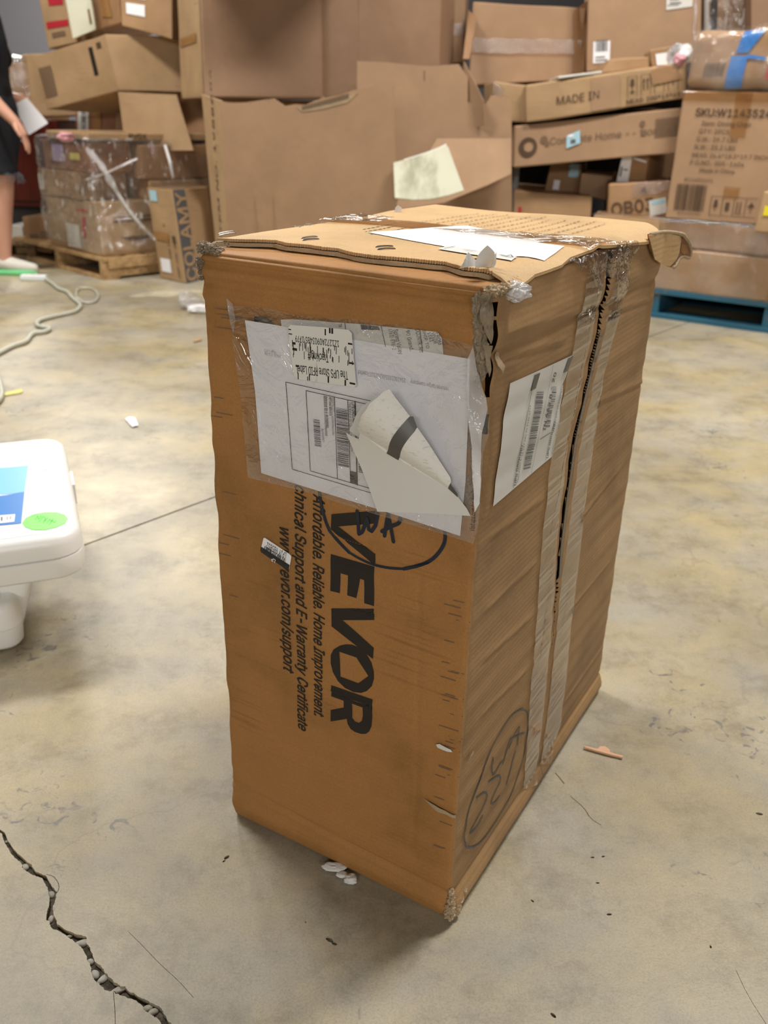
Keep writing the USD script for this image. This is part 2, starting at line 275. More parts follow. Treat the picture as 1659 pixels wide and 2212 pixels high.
def bars(p0, p1, depth, n, seed, fill=.52):
    """a bar code: bars square to the line p0-p1, reaching depth to its left"""
    rng = random.Random(seed); p0, p1 = A(*p0), A(*p1); d = p1 - p0; L = np.linalg.norm(d); d /= L; q = A(-d[1], d[0]) * depth
    ws = [rng.choice((1, 1, 1, 2, 2, 3)) for _ in range(2 * n)]; k = L / sum(ws); t = 0; V, Fs = [], []
    for i, w in enumerate(ws):
        if i % 2 == 0:
            a, b = p0 + d * t * k, p0 + d * (t + w) * k; j = len(V); V += [a, b, b + q, a + q]; Fs += [(j, j + 1, j + 2), (j, j + 2, j + 3)]
        t += w
    return np.array(V), np.array(Fs)
def stroke(pts, w, smooth=2):
    p = np.asarray(pts, float)
    for _ in range(smooth):
        p = np.vstack([p[:1], np.stack([.75 * p[:-1] + .25 * p[1:], .25 * p[:-1] + .75 * p[1:]], 1).reshape(-1, 2), p[-1:]])
    return LineString(p).buffer(w / 2, quad_segs=3)
def join2(*vf):
    V, Fs, o = [], [], 0
    for v, f in vf: V.append(v); Fs.append(f + o); o += len(v)
    return np.vstack(V), np.vstack(Fs)
def shape_vf(g, edge=None): return flat_mesh(g, edge)
def prints(face, items, name, mat, parent, off=.0009, **kw):
    items = [flat_mesh(i) if hasattr(i, 'area') else i for i in items]
    return obj(name, lay(face, join2(*items), off), mat, parent, smooth=False, **kw)
def tube(P, r, n=8, closed=False):
    P = np.asarray(P, float); k = len(P); r = np.broadcast_to(r, k); T = np.gradient(P, axis=0); T /= np.linalg.norm(T, axis=1, keepdims=True)
    ref = A(0, 0, 1) if abs(T[:, 2]).max() < .9 else A(.31, .95, .05); X = np.cross(T, ref); X /= np.linalg.norm(X, axis=1, keepdims=True); Y = np.cross(T, X)
    a = np.linspace(0, 2 * np.pi, n, endpoint=False)
    V = (P[:, None] + r[:, None, None] * (np.cos(a)[None, :, None] * X[:, None] + np.sin(a)[None, :, None] * Y[:, None])).reshape(-1, 3)
    i = np.arange(k * n).reshape(k, n); j = np.roll(i, -1, 1)
    q = np.stack([i[:-1], j[:-1], j[1:], i[1:]], -1).reshape(-1, 4); f = np.vstack([q[:, [0, 2, 1]], q[:, [0, 3, 2]]])
    caps = [(0, c + 1, c) for c in range(1, n - 1)] + [((k - 1) * n, (k - 1) * n + c, (k - 1) * n + c + 1) for c in range(1, n - 1)]
    m = cm_(V, np.vstack([f, caps])); m.fix_normals(); return m
def curve(P, n=6):
    P = np.asarray(P, float); P = np.vstack([2 * P[0] - P[1], P, 2 * P[-1] - P[-2]]); out = []
    for k in range(1, len(P) - 2):
        for t in np.linspace(0, 1, n, endpoint=False):
            p0, p1, p2, p3 = P[k - 1:k + 3]; out.append(.5 * (2 * p1 + (p2 - p0) * t + (2 * p0 - 5 * p1 + 4 * p2 - p3) * t * t + (3 * p1 - p0 - 3 * p2 + p3) * t ** 3))
    return np.array(out + [P[-2]])
def rbox(c0, c1, r=.004):
    """a rounded box between two corners"""
    c0, c1 = np.minimum(c0, c1), np.maximum(c0, c1); r = min(r, (c1 - c0).min() / 2.01)
    m = trimesh.creation.box((c1 - c0) - 2 * r); ico = trimesh.creation.icosphere(1, r); pts = ((m.vertices[:, None] + ico.vertices[None]).reshape(-1, 3)) + (c0 + c1) / 2
    return trimesh.convex.convex_hull(pts)
def frame_box(o, u, v, a0, a1, b0, b1, z0, z1):
    """a board in a pallet: o origin, u and v horizontal axes"""
    P = [A(*o[:2], 0) + A(*u, 0) * a + A(*v, 0) * b + A(0, 0, z) for a in (a0, a1) for b in (b0, b1) for z in (z0, z1)]
    ico = trimesh.creation.icosphere(0, .002); return trimesh.convex.convex_hull((np.array(P)[:, None] + ico.vertices[None]).reshape(-1, 3))

# ---------------------------------------------------------------- the hall
def struct(name, mesh, mat, **k): return tag(obj(name, mesh, mat, None, **k), kind='structure')
X0, X1, Y0, Y1, CEIL = -9.0, 8.0, -5.0, 14.5, 5.0
rng = random.Random(5)
# the crack that runs through the slab (centre line and width in mm) and the sawn joint
CRACK = list(zip([(-0.5344,0.9405),(-0.5155,0.9289),(-0.5037,0.9105),(-0.4879,0.8944),(-0.474,0.8826),(-0.464,0.8741),(-0.4506,0.8612),(-0.4328,0.854),(-0.4222,0.8414),(-0.4128,0.8282),(-0.409,0.8174),(-0.4068,0.8031),(-0.4026,0.7913),(-0.3927,0.7792),(-0.3808,0.7728),(-0.3669,0.7651),(-0.3535,0.7583),(-0.3433,0.7475),(-0.335,0.735),(-0.3261,0.724),(-0.3176,0.7138),(-0.3034,0.7022),(-0.2907,0.6949),(-0.2788,0.6899),(-0.2652,0.6845),(-0.2529,0.6774),(-0.2405,0.6693),(-0.2292,0.6585),(-0.2172,0.6442)],
             (2.2, 3, 5, 5, 6, 10, 6, 4, 6, 8, 6, 5, 8, 7, 5, 8, 11, 9, 8, 9, 12, 13, 11, 7, 5, 11, 12, 7, 6)))
pc = np.array([c for c, _ in CRACK]); wc = np.array([w for _, w in CRACK]) / 1000
t = np.linspace(0, len(pc) - 1, 420); pcs = np.c_[np.interp(t, range(len(pc)), pc[:, 0]), np.interp(t, range(len(pc)), pc[:, 1])]; ws = np.interp(t, range(len(wc)), wc)
tn = np.gradient(pcs, axis=0); tn /= np.linalg.norm(tn, axis=1, keepdims=True); nn_ = np.c_[-tn[:, 1], tn[:, 0]]
jit = lambda: .45 + .75 * meshkit.fbm(np.c_[t * 1.7, t * 0 + rng.random() * 90, t * 0], 4, 3) * 1.6 * np.array([rng.uniform(.85, 1.15) for _ in t]) - .15
crack = Polygon(np.vstack([pcs + nn_ * (ws * .5 * jit())[:, None], (pcs - nn_ * (ws * .5 * jit())[:, None])[::-1]])).buffer(.0004)
ja, jb = A(*(-0.6915,1.8156)), A(*(-0.4463,2.1112)); jd = (jb - ja) / np.linalg.norm(jb - ja); jn = A(-jd[1], jd[0])
js = np.linspace(-2.6, 4.2, 260); je = lambda s: [ja + jd * q + s * jn * (.0028 + .0010 * rng.random()) for q in js]
joint = Polygon(je(1) + je(-1)[::-1]).buffer(0)
hair = stroke([(0.2872,1.0291),(0.3032,1.0056),(0.3077,0.9842),(0.3204,0.9719)], .0011, 1).union(stroke([(0.2735,1.0794),(0.2796,1.065),(0.2824,1.0569)], .0016, 1))
for q, w in (([(-0.2999,0.773),(-0.2765,0.7526),(-0.2515,0.7297),(-0.2249,0.7085),(-0.2029,0.6873)], .0005), ([(-0.2953,0.6924),(-0.2883,0.6737),(-0.2816,0.6523)], .0006), ([(-0.4308,0.8587),(-0.4216,0.8566),(-0.4113,0.8462),(-0.4065,0.8358),(-0.4082,0.8269)], .0008), ([(0.4313,0.7396),(0.4331,0.7069),(0.4418,0.6674)], .0005)): hair = hair.union(stroke(q, w, 1))
for (x, y), r in zip([(-0.2009,0.8952),(-0.2035,0.8886),(-0.0538,0.7686),(-0.0479,0.7635),(0.2936,0.8667),(0.2028,0.8346),(0.2976,0.8164),(0.2035,0.6762),(0.4116,0.7717),(-0.0854,0.7935),(0.5579,1.0018),(0.2959,0.9107),(0.3109,0.9128)], (.0035, .002, .004, .003, .002, .002, .0026, .003, .0018, .001, .004, .0022, .002)): hair = hair.union(affinity.rotate(affinity.scale(shapely.Point(x, y).buffer(r, quad_segs=3), 1.3, .7), 70 * x * 9))
slab = sbox(X0, Y0, X1, Y1).difference(crack).difference(joint).difference(hair)
v, f = flat_mesh(slab); V = [np.c_[v, np.zeros(len(v))]]; Fs = [f]; o = len(v)
for q in polys(slab):
    for ring in q.interiors:
        r = np.array(ring.coords)[:-1]; k = len(r); V.append(np.vstack([np.c_[r, np.zeros(k)], np.c_[r, np.full(k, -.014)]])); i = np.arange(k); j = (i + 1) % k
        Fs += [np.stack([i, j, j + k], 1) + o, np.stack([i, j + k, i + k], 1) + o]; o += 2 * k
floor = struct('floor', cm_(np.vstack(V), np.vstack(Fs)), 'concrete', smooth=False)
for g, d in ((crack, -.006), (joint, -.007), (hair, -.002)):
    v, f = flat_mesh(g.buffer(.002)); obj('crack_bed' if g is not joint else 'joint_bed', cm_(np.c_[v, np.full(len(v), d)], f), 'crack_dirt', floor, smooth=False)
for (x, y), r, e, an in zip([(-0.4664,0.8741),(-0.4028,0.7934),(-0.3723,0.7677),(-0.3558,0.7569),(-0.3353,0.7343),(-0.3249,0.7167),(-0.3133,0.7121),(-0.2924,0.6972),(-0.2526,0.6763),(-0.5077,0.9188),(-0.4156,0.8311),(-0.2453,0.672)], (.0075, .0050, .0042, .0085, .0052, .0078, .0060, .0075, .0062, .003, .006, .006), (1, 1.5, 1.6, 1.9, 1.1, 1.1, 1.7, 1.9, 1.3, 1, 1.2, 1.3), (0, 1.5, 2.6, 2.5, .4, .7, 2.2, 2.4, 2.6, 0, 1, 2.5)):
    r *= .8; s = trimesh.creation.icosphere(2, r); p = s.vertices * (e, 1 / e ** .3, .55); p = p * (1 + .22 * (meshkit.fbm(p / r * 1.3 + x * 90, 3, 3)[:, None] - .5))
    s = cm_(np.c_[rot2(p[:, :2], -an), p[:, 2]] + (x, y, -.0052), s.faces); obj('aggregate_stone', s, 'aggregate', floor, smooth=60)
wall = lambda name, a, b: struct(name, trimesh.creation.box(bounds=(a, b)), 'grey_wall', smooth=False)
wall('wall_back', (X0, Y1, 0), (X1, Y1 + .15, CEIL)); wall('wall_left', (X0 - .15, Y0, 0), (X0, Y1, CEIL)); wall('wall_right', (X1, Y0, 0), (X1 + .15, Y1, CEIL)); wall('wall_front', (X0, Y0 - .15, 0), (X1, Y0, CEIL))
struct('ceiling', trimesh.creation.box(bounds=((X0, Y0, CEIL), (X1, Y1, CEIL + .15))), 'ceiling_grey', smooth=False)

# ---------------------------------------------------------------- the big worn carton in the middle
K = dict(BL=(-.2062, .9765, 0), BN=(.0936, .8, 0), BR=(.3864, 1.3031, 0), BB=(.0866, 1.4796, 0), TL=(-.2085, .9897, .78), TN=(.0933, .7984, .78), TR=(.384, 1.295, .778), TB=(.0691, 1.4937, .78))
K = {k: A(*q) for k, q in K.items()}
SLIT = np.array([(0.3328,0.7687),(0.3267,0.7259),(0.3205,0.6821),(0.3017,0.6282),(0.2895,0.5838),(0.2765,0.5511),(0.2725,0.4772),(0.2715,0.4116),(0.2736,0.3626),(0.2886,0.2453),(0.296,0.1296),(0.2937,0.0375)])
SHW = (.0062, .0066, .0060, .0058, .0070, .0068, .0064, .0052, .0034, .0012, .0007, .0006)
TEAR = np.array([(0.3556,0.7726),(0.3633,0.6753)])
s1 = np.array([(0.0469,0.7667),(0.3515,0.7659)]); s2 = np.array([(0.0072,0.0597),(0.1627,0.0495),(0.3438,0.0441)]); s3 = np.array([(0.0143,0.0403),(0.0471,0.0403),(0.5546,0.0381)])
CREASE = [np.array(q) for q in ([(0.016,0.7302),(0.3275,0.7103)], [(0.0168,0.7082),(0.2128,0.6899)], [(0.3326,0.6971),(0.5733,0.6839)], [(0.3491,0.5805),(0.5983,0.5551)], [(0.0231,0.517),(0.1981,0.5038)], [(0.0284,0.4257),(0.1968,0.4202)], [(0.3405,0.4183),(0.5317,0.4379)], [(0.0325,0.3609),(0.1926,0.3428)], [(0.3396,0.2722),(0.5435,0.2692)], [(0.0385,0.281),(0.1962,0.2602)], [(0.3749,0.0877),(0.5793,0.0854)])]
SX_, SZ_ = .3563675, .78
FOLDS = [np.array(q) for q in ([(0.0143,0.49),(0.3222,0.4845)], [(0.0156,0.3998),(0.3493,0.4061)], [(0.0108,0.2698),(0.3575,0.281)], [(0.0101,0.1325),(0.3217,0.1556)], [(-0.006,0.6087),(0.0642,0.6069)], [(-0.0044,0.6624),(0.0468,0.6598)])]
def worn(P, n, flat):
    x, y, z = P[..., 0], P[..., 1], P[..., 2]; wF, wR, wL = np.clip(-n[..., 1], 0, 1), np.clip(n[..., 0], 0, 1), np.clip(-n[..., 0], 0, 1)
    G = lambda d, s: np.exp(-(d / s) ** 2)
    st = lambda e, k: meshkit.noise(e, k)
    o = np.zeros_like(x)
    hF = (.0010 + .0016 * np.clip((z - .5) / .2, 0, 1)) * (2 * st(np.stack([x * 3.5, o, z * 52 + x * 2], -1), 11) - 1)
    top = np.clip((z - .66) / .04, 0, 1); hF += top * .0022 * (np.abs(2 * meshkit.fbm(np.stack([x * 14, o, z * 34], -1), 3, 17) - 1) - .3)
    hF += .0008 * (2 * st(np.stack([x * 6, o, z * 9], -1), 5) - 1)
    zc = np.interp(x, s1[:, 0], s1[:, 1]); hF += -.0062 * G(z - zc, .0034) + .0022 * G(z - zc - .012, .008) - .013 * np.clip((z - zc - .004) / np.maximum(SZ_ - zc, .01), 0, 1) ** 1.2 + .0022 * G(z - zc + .011, .005) - .0022 * G(z - zc + .021, .003) + .0015 * G(z - zc + .034, .004) - .0018 * G(z - zc + .043, .0025)
    zb = np.interp(x, s2[:, 0], s2[:, 1]); hF += -.0030 * G(z - zb, .0026) + .0040 * G(z - zb * .5, .014) + .0012 * G(z - zb + .006, .004)
    hF += -.0012 * G(x - (.296 + .004 * np.sin(z * 9)), .0022) * (z < .47) * (z > .1)
    for c in FOLDS: d = z - np.interp(x, c[:, 0], c[:, 1]); w = np.clip((x - c[0, 0]) / .03, 0, 1) * np.clip((c[1, 0] - x) / .03, 0, 1); hF += w * (-.0011 * G(d, .0016) + .0009 * G(d - .003, .0025))
    hR = .0010 * (2 * st(np.stack([y * 4, o, z * 60], -1), 21) - 1) + .0008 * (2 * st(np.stack([o, y * 5, z * 7], -1), 8) - 1)
    for c in CREASE:
        a0, a1 = c[0, 0], c[1, 0]; w = np.clip((y - a0) / .02, 0, 1) * np.clip((a1 - y) / .02, 0, 1); d = z - np.interp(y, c[:, 0], c[:, 1]); hR += w * (-.0018 * G(d, .0020) + .0016 * G(d - .005, .004))
    zr = np.interp(y, s3[:, 0], s3[:, 1]); hR += -.0035 * G(z - zr, .003) + .0070 * G(z - zr * .42, .013)
    hR += .003 * G(z - .735, .012) - .003 * G(z - .715, .005)
    if not flat:
        o_ = np.argsort(SLIT[:, 1]); sa = np.interp(z, SLIT[o_, 1], SLIT[o_, 0]); hw = np.interp(z, SLIT[o_, 1], np.array(SHW)[o_]) * (.92 + .16 * st(np.stack([o, o, z * 34], -1), 4))
        d = np.abs(y - sa); hR += -.006 * np.clip((hw - d) / .0011, 0, 1) + .0035 * np.clip((y - sa) / .003, 0, 1) * np.exp(-np.clip(y - sa, 0, 1) / .05) * np.clip((z - .2) / .2, 0, 1)
        e = np.exp(-(np.maximum(SX_ - x, y) / .0085) ** 2); k = np.clip((z - .535) / .05, 0, 1) * np.clip((.775 - z) / .02, 0, 1)
        hT = -e * k * (.008 + .020 * st(np.stack([o, o, z * 38], -1), 9)); k2 = np.clip((.05 - z) / .02, 0, 1); hT += -e * k2 * .010 * st(np.stack([x * 60, y * 60, z * 90], -1), 2)
    else: hT = 0
    eL = np.clip(wF * wL * 2, 0, 1); hT = hT - eL * .0022 * np.clip(st(np.stack([o, o, z * 26], -1), 14) - .45, 0, 1) * 2
    return hF * wF ** 2 + hR * wR ** 2 + hT
big = Hexa([K['BL'], K['BN'], K['TN'], K['TL']], [K['BB'] * 0 + K['BB'], K['BR'], K['TR'], K['TB']], r=.0075, amp=.0009, freq=7, seed=3, disp=worn)
# Hexa wants back = bl, br, tr, tl as seen from the front: left-back, right-back
SX, SY, SZ = big.s
gz = np.unique(np.concatenate([[0, .002, .005, .0075], np.linspace(.0075, SZ - .0075, 230), [SZ - .005, SZ - .002, SZ]]))
gx = np.unique(np.concatenate([[0, .001, .0022, .0035, .005, .0075], np.linspace(.0075, SX - .0075, 100), [SX - .005, SX - .0035, SX - .0022, SX - .001, SX]]))
sl0, sl1 = SLIT[:, 0].min() - .012, SLIT[:, 0].max() + .014
gy = np.unique(np.concatenate([[0, .001, .0022, .0035, .005, .0075], np.linspace(.0075, sl0, 45), np.arange(sl0, sl1, .0009), np.linspace(sl1, SY - .0075, 45), [SY - .005, SY - .002, SY]]))
T = thing('shipping_carton', 'tall worn brown carton in the middle of the concrete floor, covered in labels and tape', 'carton', K['BN'] * (1, 1, 0))
bm = big.mesh({'F': (gx, gz), 'R': (gy, gz), 'L': (None, gz), 'B': (None, gz), 'T': (gx, gy), 'D': (gx, gy)})
ca_, cb_ = np.meshgrid((gy[:-1] + gy[1:]) / 2, (gz[:-1] + gz[1:]) / 2, indexing='ij'); o2 = np.argsort(SLIT[:, 1])
gap = np.abs(ca_ - np.interp(cb_, SLIT[o2, 1], SLIT[o2, 0])) < np.interp(cb_, SLIT[o2, 1], np.array(SHW)[o2]) * (.92 + .16 * meshkit.noise(np.stack([0 * cb_, 0 * cb_, cb_ * 34], -1), 4)) - .0006
rag = .008 + .006 * meshkit.noise(np.stack([0 * cb_, 0 * cb_, cb_ * 60], -1), 33); gap |= (ca_ < rag) & (cb_ > .64) & (cb_ < .766)      # the burst corner
cf_, cg_ = np.meshgrid((gx[:-1] + gx[1:]) / 2, (gz[:-1] + gz[1:]) / 2, indexing='ij'); gapF = (cf_ > SX - .0035) & (cg_ > .64) & (cg_ < .766)
nF, nR = (len(gx) - 1) * (len(gz) - 1) * 2, (len(gy) - 1) * (len(gz) - 1) * 2
vv_, ff_, nm_ = meshkit.arrays(bm, True)
kF, kR = np.tile(~gapF.ravel(), 2), np.tile(~gap.ravel(), 2)      # true holes: the seam slit and the burst corner open into the dark inside
for nm, fs, mt in (('body', np.r_[np.arange(nF)[kF], nF + nR:len(ff_)], 'kraft_main'), ('side_panel', nF + np.arange(nR)[kR], 'kraft_side_sheen')):
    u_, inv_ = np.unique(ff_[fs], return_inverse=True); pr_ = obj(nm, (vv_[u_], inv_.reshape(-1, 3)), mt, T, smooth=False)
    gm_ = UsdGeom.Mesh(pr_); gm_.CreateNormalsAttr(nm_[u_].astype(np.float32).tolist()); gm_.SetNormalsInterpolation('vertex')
FF, FR = big.face('F', True), big.face('R', True)
FQ = quad_face(K['BL'], K['BN'], K['TN'], K['TL'], w=SX, h=SZ); RQ = quad_face(K['BN'], K['BR'], K['TR'], K['TN'], w=SY, h=SZ); TQ0 = quad_face(K['TL'], K['TN'], K['TR'], K['TB'], w=SX, h=SY)
def tq(a, b, off=0):
    P = TQ0.pt(a, b, off); a, b = np.asarray(a), np.asarray(b)
    P[..., 2] += .0014 * np.sin(a * 19) * np.sin(b * 6.5) + .0014 * (2 * meshkit.noise(np.stack([a * 9, b * 9, 0 * a], -1), 3) - 1) - .010 * np.clip((a - SX + .03) / .03, 0, 1.2) ** 2 * np.clip(np.abs(b - .5 * SY) / .2, 0, 1)
    return P
TQ = Face(SX, SY, tq)
# top flaps: the saw-cut front edge over a second ply, staples
edge = np.array([(-0.009,0.0393),(0.0166,0.0456),(0.0394,0.0561),(0.0601,0.0633),(0.0844,0.0536),(0.1108,0.0574),(0.131,0.0546),(0.1472,0.0573),(0.174,0.0459),(0.2018,0.0435),(0.2345,0.05),(0.2782,0.0531)] + [(0.3074,0.0352),(0.3269,0.0351),(0.3392,0.0356)])
rng = random.Random(8); ea = np.arange(edge[0, 0], edge[-1, 0], .0014); eb = np.interp(ea, edge[:, 0], edge[:, 1])
saw = [(a, b + (.0017 if i % 2 else -.0017) + rng.uniform(-.0008, .0008)) for i, (a, b) in enumerate(zip(ea, eb))]
right_edge = [(SX + .002 + .002 * math.sin(k * 2.1), .03 + k * (SY / 2 - .03) / 8) for k in range(9)]
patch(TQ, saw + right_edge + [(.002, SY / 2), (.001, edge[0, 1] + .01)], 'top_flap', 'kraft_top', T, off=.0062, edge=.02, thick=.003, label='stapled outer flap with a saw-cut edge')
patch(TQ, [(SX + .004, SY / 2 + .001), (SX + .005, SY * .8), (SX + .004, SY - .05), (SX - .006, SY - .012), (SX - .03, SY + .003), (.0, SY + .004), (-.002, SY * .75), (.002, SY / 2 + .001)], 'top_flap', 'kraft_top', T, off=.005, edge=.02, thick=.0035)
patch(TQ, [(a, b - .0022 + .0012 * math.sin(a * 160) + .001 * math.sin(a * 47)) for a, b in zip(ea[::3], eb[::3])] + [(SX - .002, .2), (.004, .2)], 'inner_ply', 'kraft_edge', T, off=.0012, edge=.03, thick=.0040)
for p, q in zip([(-0.0261,0.0665),(-0.015,0.0541),(0.08,0.0857),(0.0892,0.0748),(0.1775,0.0869),(0.1874,0.0743)] + [(0.295,0.0782),(0.3062,0.0623)], [(-0.0284,0.0985),(-0.0171,0.0869),(0.086,0.1091),(0.099,0.0932),(0.1883,0.1054),(0.1991,0.0917)] + [(0.3085,0.0864),(0.3191,0.0699)]):
    P = [TQ.pt(A(p[0] + (q[0] - p[0]) * k), A(p[1] + (q[1] - p[1]) * k), .0092 + .0012 * math.sin(math.pi * k) ** .3) for k in (0, .08, .3, .5, .7, .92, 1)]
    obj('staple', tube(np.array(P).reshape(-1, 3), .0009, 6), 'wire', T)
# chewed corners where the liner has come off: crumpled grey pulp
def pulp(centres, radii, seed, name, mat='kraft_grey', squash=(1, 1, 1)):
    ms = []; r = random.Random(seed)
    for c, q in zip(centres, radii):
        s = trimesh.creation.icosphere(3, q); p = s.vertices / q
        k = 1 + 1.5 * (meshkit.fbm(p * 3.1 + r.random() * 50, 4, seed) - .5)
        ms.append(manifold3d.Manifold(manifold3d.Mesh(np.asarray(p * k[:, None] * q * squash + np.asarray(c), np.float32), np.asarray(s.faces, np.uint32))))
    return obj(name, manifold3d.Manifold.batch_boolean(ms, manifold3d.OpType.Add), mat, T, smooth=25)
def at(f, a, b, off=0): return f.pt(A(a), A(b), A(off)).reshape(3)
zt = np.linspace(.56, .762, 15)
pulp([at(FQ, SX - .013 - .003 * math.sin(q * 60), q, -.0035) for q in zt], [.0055 + .0020 * math.sin(q * 90) + .003 * max(0, q - .70) / .06 for q in zt], 4, 'torn_corner_liner', squash=(.8, .8, 1.6))
pulp([at(TQ, SX - .004 + .002 * math.sin(k), .004 + k * .011, .004) for k in range(7)], [.007 - .0005 * k for k in range(7)], 6, 'frayed_flap_end', 'kraft_edge', (1, 1, .7))
pulp([at(TQ, .003 + k * .005, .006 + .009 * (k % 2), .003 - .004 * (k > 2)) for k in range(5)] + [at(FQ, .001, .768 - .006 * k, -.001) for k in range(4)], [.0075, .006, .007, .0055, .0045, .0050, .0040, .0035, .003], 7, 'frayed_flap_end', 'kraft_grey', (1, 1, .8))
pulp([at(TQ, .002 + .002 * k, .05 + .02 * k, .004) for k in range(1)] + [at(TQ, .0, SY * (.33 + .05 * k), .006) for k in range(5)], [.006] + [.0065, .007, .0065, .006, .005], 9, 'frayed_flap_end', 'kraft_grey', (1, 1.5, .6))
pulp([at(FQ, SX + .0, .012 + .012 * k, -.001) for k in range(4)] + [at(RQ, .012 + .01 * k, .012 + .006 * k, .003) for k in range(3)], [.008, .0075, .006, .005, .008, .006, .005], 12, 'frayed_bottom_corner', 'kraft_edge', (.8, .8, 1))
def loose(poly, face, name, mat, base, lift, seed, thick=.0005, edge=.006):
    """a torn flake of liner standing off the board"""
    c = np.mean(poly, 0)
    f = Face(face.w, face.h, lambda a, b, off=0: face.pt(a, b, base + lift * (2 * meshkit.noise(np.stack([a * 60, b * 60, 0 * a + seed], -1), seed) - .6) + off))
    return patch(f, poly, name, mat, T, off=0, edge=edge, thick=thick)
loose([(0.3249,0.263),(0.3296,0.2663),(0.3437,0.2633),(0.3457,0.2603),(0.3398,0.2589),(0.327,0.2592)], FF, 'torn_liner', 'paper_warm', .0008, .002, 3)
loose([(0.3129,0.1783),(0.3219,0.1756),(0.3334,0.1742),(0.341,0.1737),(0.3555,0.171),(0.3552,0.1666),(0.345,0.1693),(0.3306,0.1685),(0.3209,0.1709)], FF, 'torn_liner', 'kraft_edge', .0008, .004, 5)
patch(FF, [(0.3181,0.1752),(0.3336,0.1714),(0.345,0.1693),(0.3551,0.1673),(0.3528,0.1654),(0.337,0.1674),(0.3221,0.1715)], 'tear_shade', 'dark_gap', T, off=.0007)  # flat dark patch painted as the shade inside the tear
loose([(0.0111,0.2413),(0.0131,0.2532),(0.0201,0.255),(0.017,0.2425)], FR, 'torn_liner', 'kraft_edge', .001, .004, 6)
loose([(0.3441,0.7712),(0.3538,0.7773),(0.358,0.7481),(0.3547,0.7308),(0.3492,0.7469)], FF, 'torn_liner', 'kraft_grey', .003, .006, 8)
loose([(0.3501,0.7292),(0.3567,0.7289),(0.3595,0.7056),(0.3572,0.6987),(0.3535,0.709)], FF, 'torn_liner', 'kraft_grey', .002, .005, 9)
loose([(0.0148,0.7195),(0.0227,0.7162),(0.0215,0.7116),(0.0283,0.7035),(0.0207,0.698),(0.0128,0.7068)], FR, 'torn_liner', 'kraft_edge', .002, .005, 10)
# the dog-eared corner at the back
EAR = [(0.481,0.7845),(0.5512,0.7816),(0.6018,0.7754),(0.6434,0.7673),(0.6813,0.7552),(0.7076,0.741),(0.7055,0.7308),(0.6707,0.7366),(0.6404,0.7372),(0.6204,0.7307),(0.5872,0.7306),(0.5347,0.7467),(0.4972,0.7659)]
ear = Face(1, 1, lambda a, b, off=0: RQ.pt(a, b, .002 + off + .010 * np.sin(np.clip((np.asarray(a) - SY + .02) / .06, 0, 1) * 2.4)))
bc = patch(ear, EAR, 'bent_corner', 'kraft_red', T, off=0, edge=.008, thick=.004, label='dog-eared flap corner curling off the back')
obj('torn_edge', tube(curve([at(ear, a, b, .004 + .002 * math.sin(7 * k)) for k, (a, b) in enumerate(EAR[:11])], 5), [.0021 + .0012 * abs(math.sin(k * 1.7)) for k in range(51)], 7), 'kraft_edge', bc, smooth=60)
patch(ear, [(0.4657,0.7847),(0.5519,0.7803),(0.5927,0.7737),(0.6145,0.7627),(0.6074,0.7485),(0.5917,0.7405),(0.5758,0.7332),(0.5151,0.7488)], 'liner', 'kraft_top', bc, off=.0055, edge=.01, thick=.001)
patch(ear, [(0.632,0.7598),(0.6653,0.754),(0.688,0.7403),(0.66,0.7404),(0.6368,0.7475)], 'torn_liner', 'kraft_main', bc, off=.0046, edge=.01)
obj('slit_ply', tube(np.array([at(FR, a + .0042, b, .0018 + .0008 * math.sin(b * 40)) for a, b in SLIT[2:9]]), .0021, 6), 'kraft_grey', T)
# printing: maker's name and lines that run down the face
B = .00075
LET = [[(0.1769,0.5126),(0.2354,0.532),(0.2358,0.5169),(0.1867,0.5005),(0.2361,0.4804),(0.2363,0.466),(0.1768,0.4948)], [(0.1767,0.4638),(0.2355,0.4648),(0.2362,0.4158),(0.2231,0.4154),(0.2227,0.4448),(0.217,0.4446),(0.2123,0.4185),(0.1998,0.4182),(0.2006,0.4439),(0.1902,0.4437),(0.1895,0.4178),(0.1762,0.4167)],
       [(0.1766,0.3929),(0.2361,0.4122),(0.2363,0.3973),(0.1919,0.382),(0.2364,0.3602),(0.2357,0.3453),(0.1765,0.3687)]]
R_ = Polygon([(0.1756,0.2854),(0.2361,0.2887),(0.2356,0.262),(0.2351,0.2495),(0.2321,0.2409),(0.2273,0.2354),(0.22,0.2323),(0.2114,0.2316),(0.2052,0.2333),(0.2006,0.2389),(0.1991,0.2458),(0.1748,0.232),(0.1749,0.2489),(0.1941,0.2598),(0.194,0.2701),(0.1755,0.2692)]).difference(Polygon([(0.2064,0.2709),(0.222,0.2718),(0.2221,0.2589),(0.221,0.2516),(0.2174,0.2471),(0.2113,0.2465),(0.207,0.2503)]))
O_ = Polygon([(0.206,0.3538),(0.2174,0.3535),(0.2268,0.3487),(0.234,0.3398),(0.2372,0.329),(0.2374,0.3187),(0.2346,0.3071),(0.2276,0.2973),(0.2193,0.2914),(0.2085,0.2886),(0.1962,0.2894),(0.1851,0.2948),(0.1777,0.3045),(0.1748,0.3165),(0.1753,0.3285),(0.1798,0.3383),(0.1888,0.3466),(0.1972,0.3512)]).difference(Polygon([(0.1883,0.3383),(0.2128,0.3392),(0.2296,0.3192),(0.2149,0.303),(0.1888,0.3022)]))
for g in [Polygon(q) for q in LET] + [O_, R_]: patch(FF, g, 'brand_letter', 'ink', T, off=B, edge=.007, smooth=False)
sk = .2
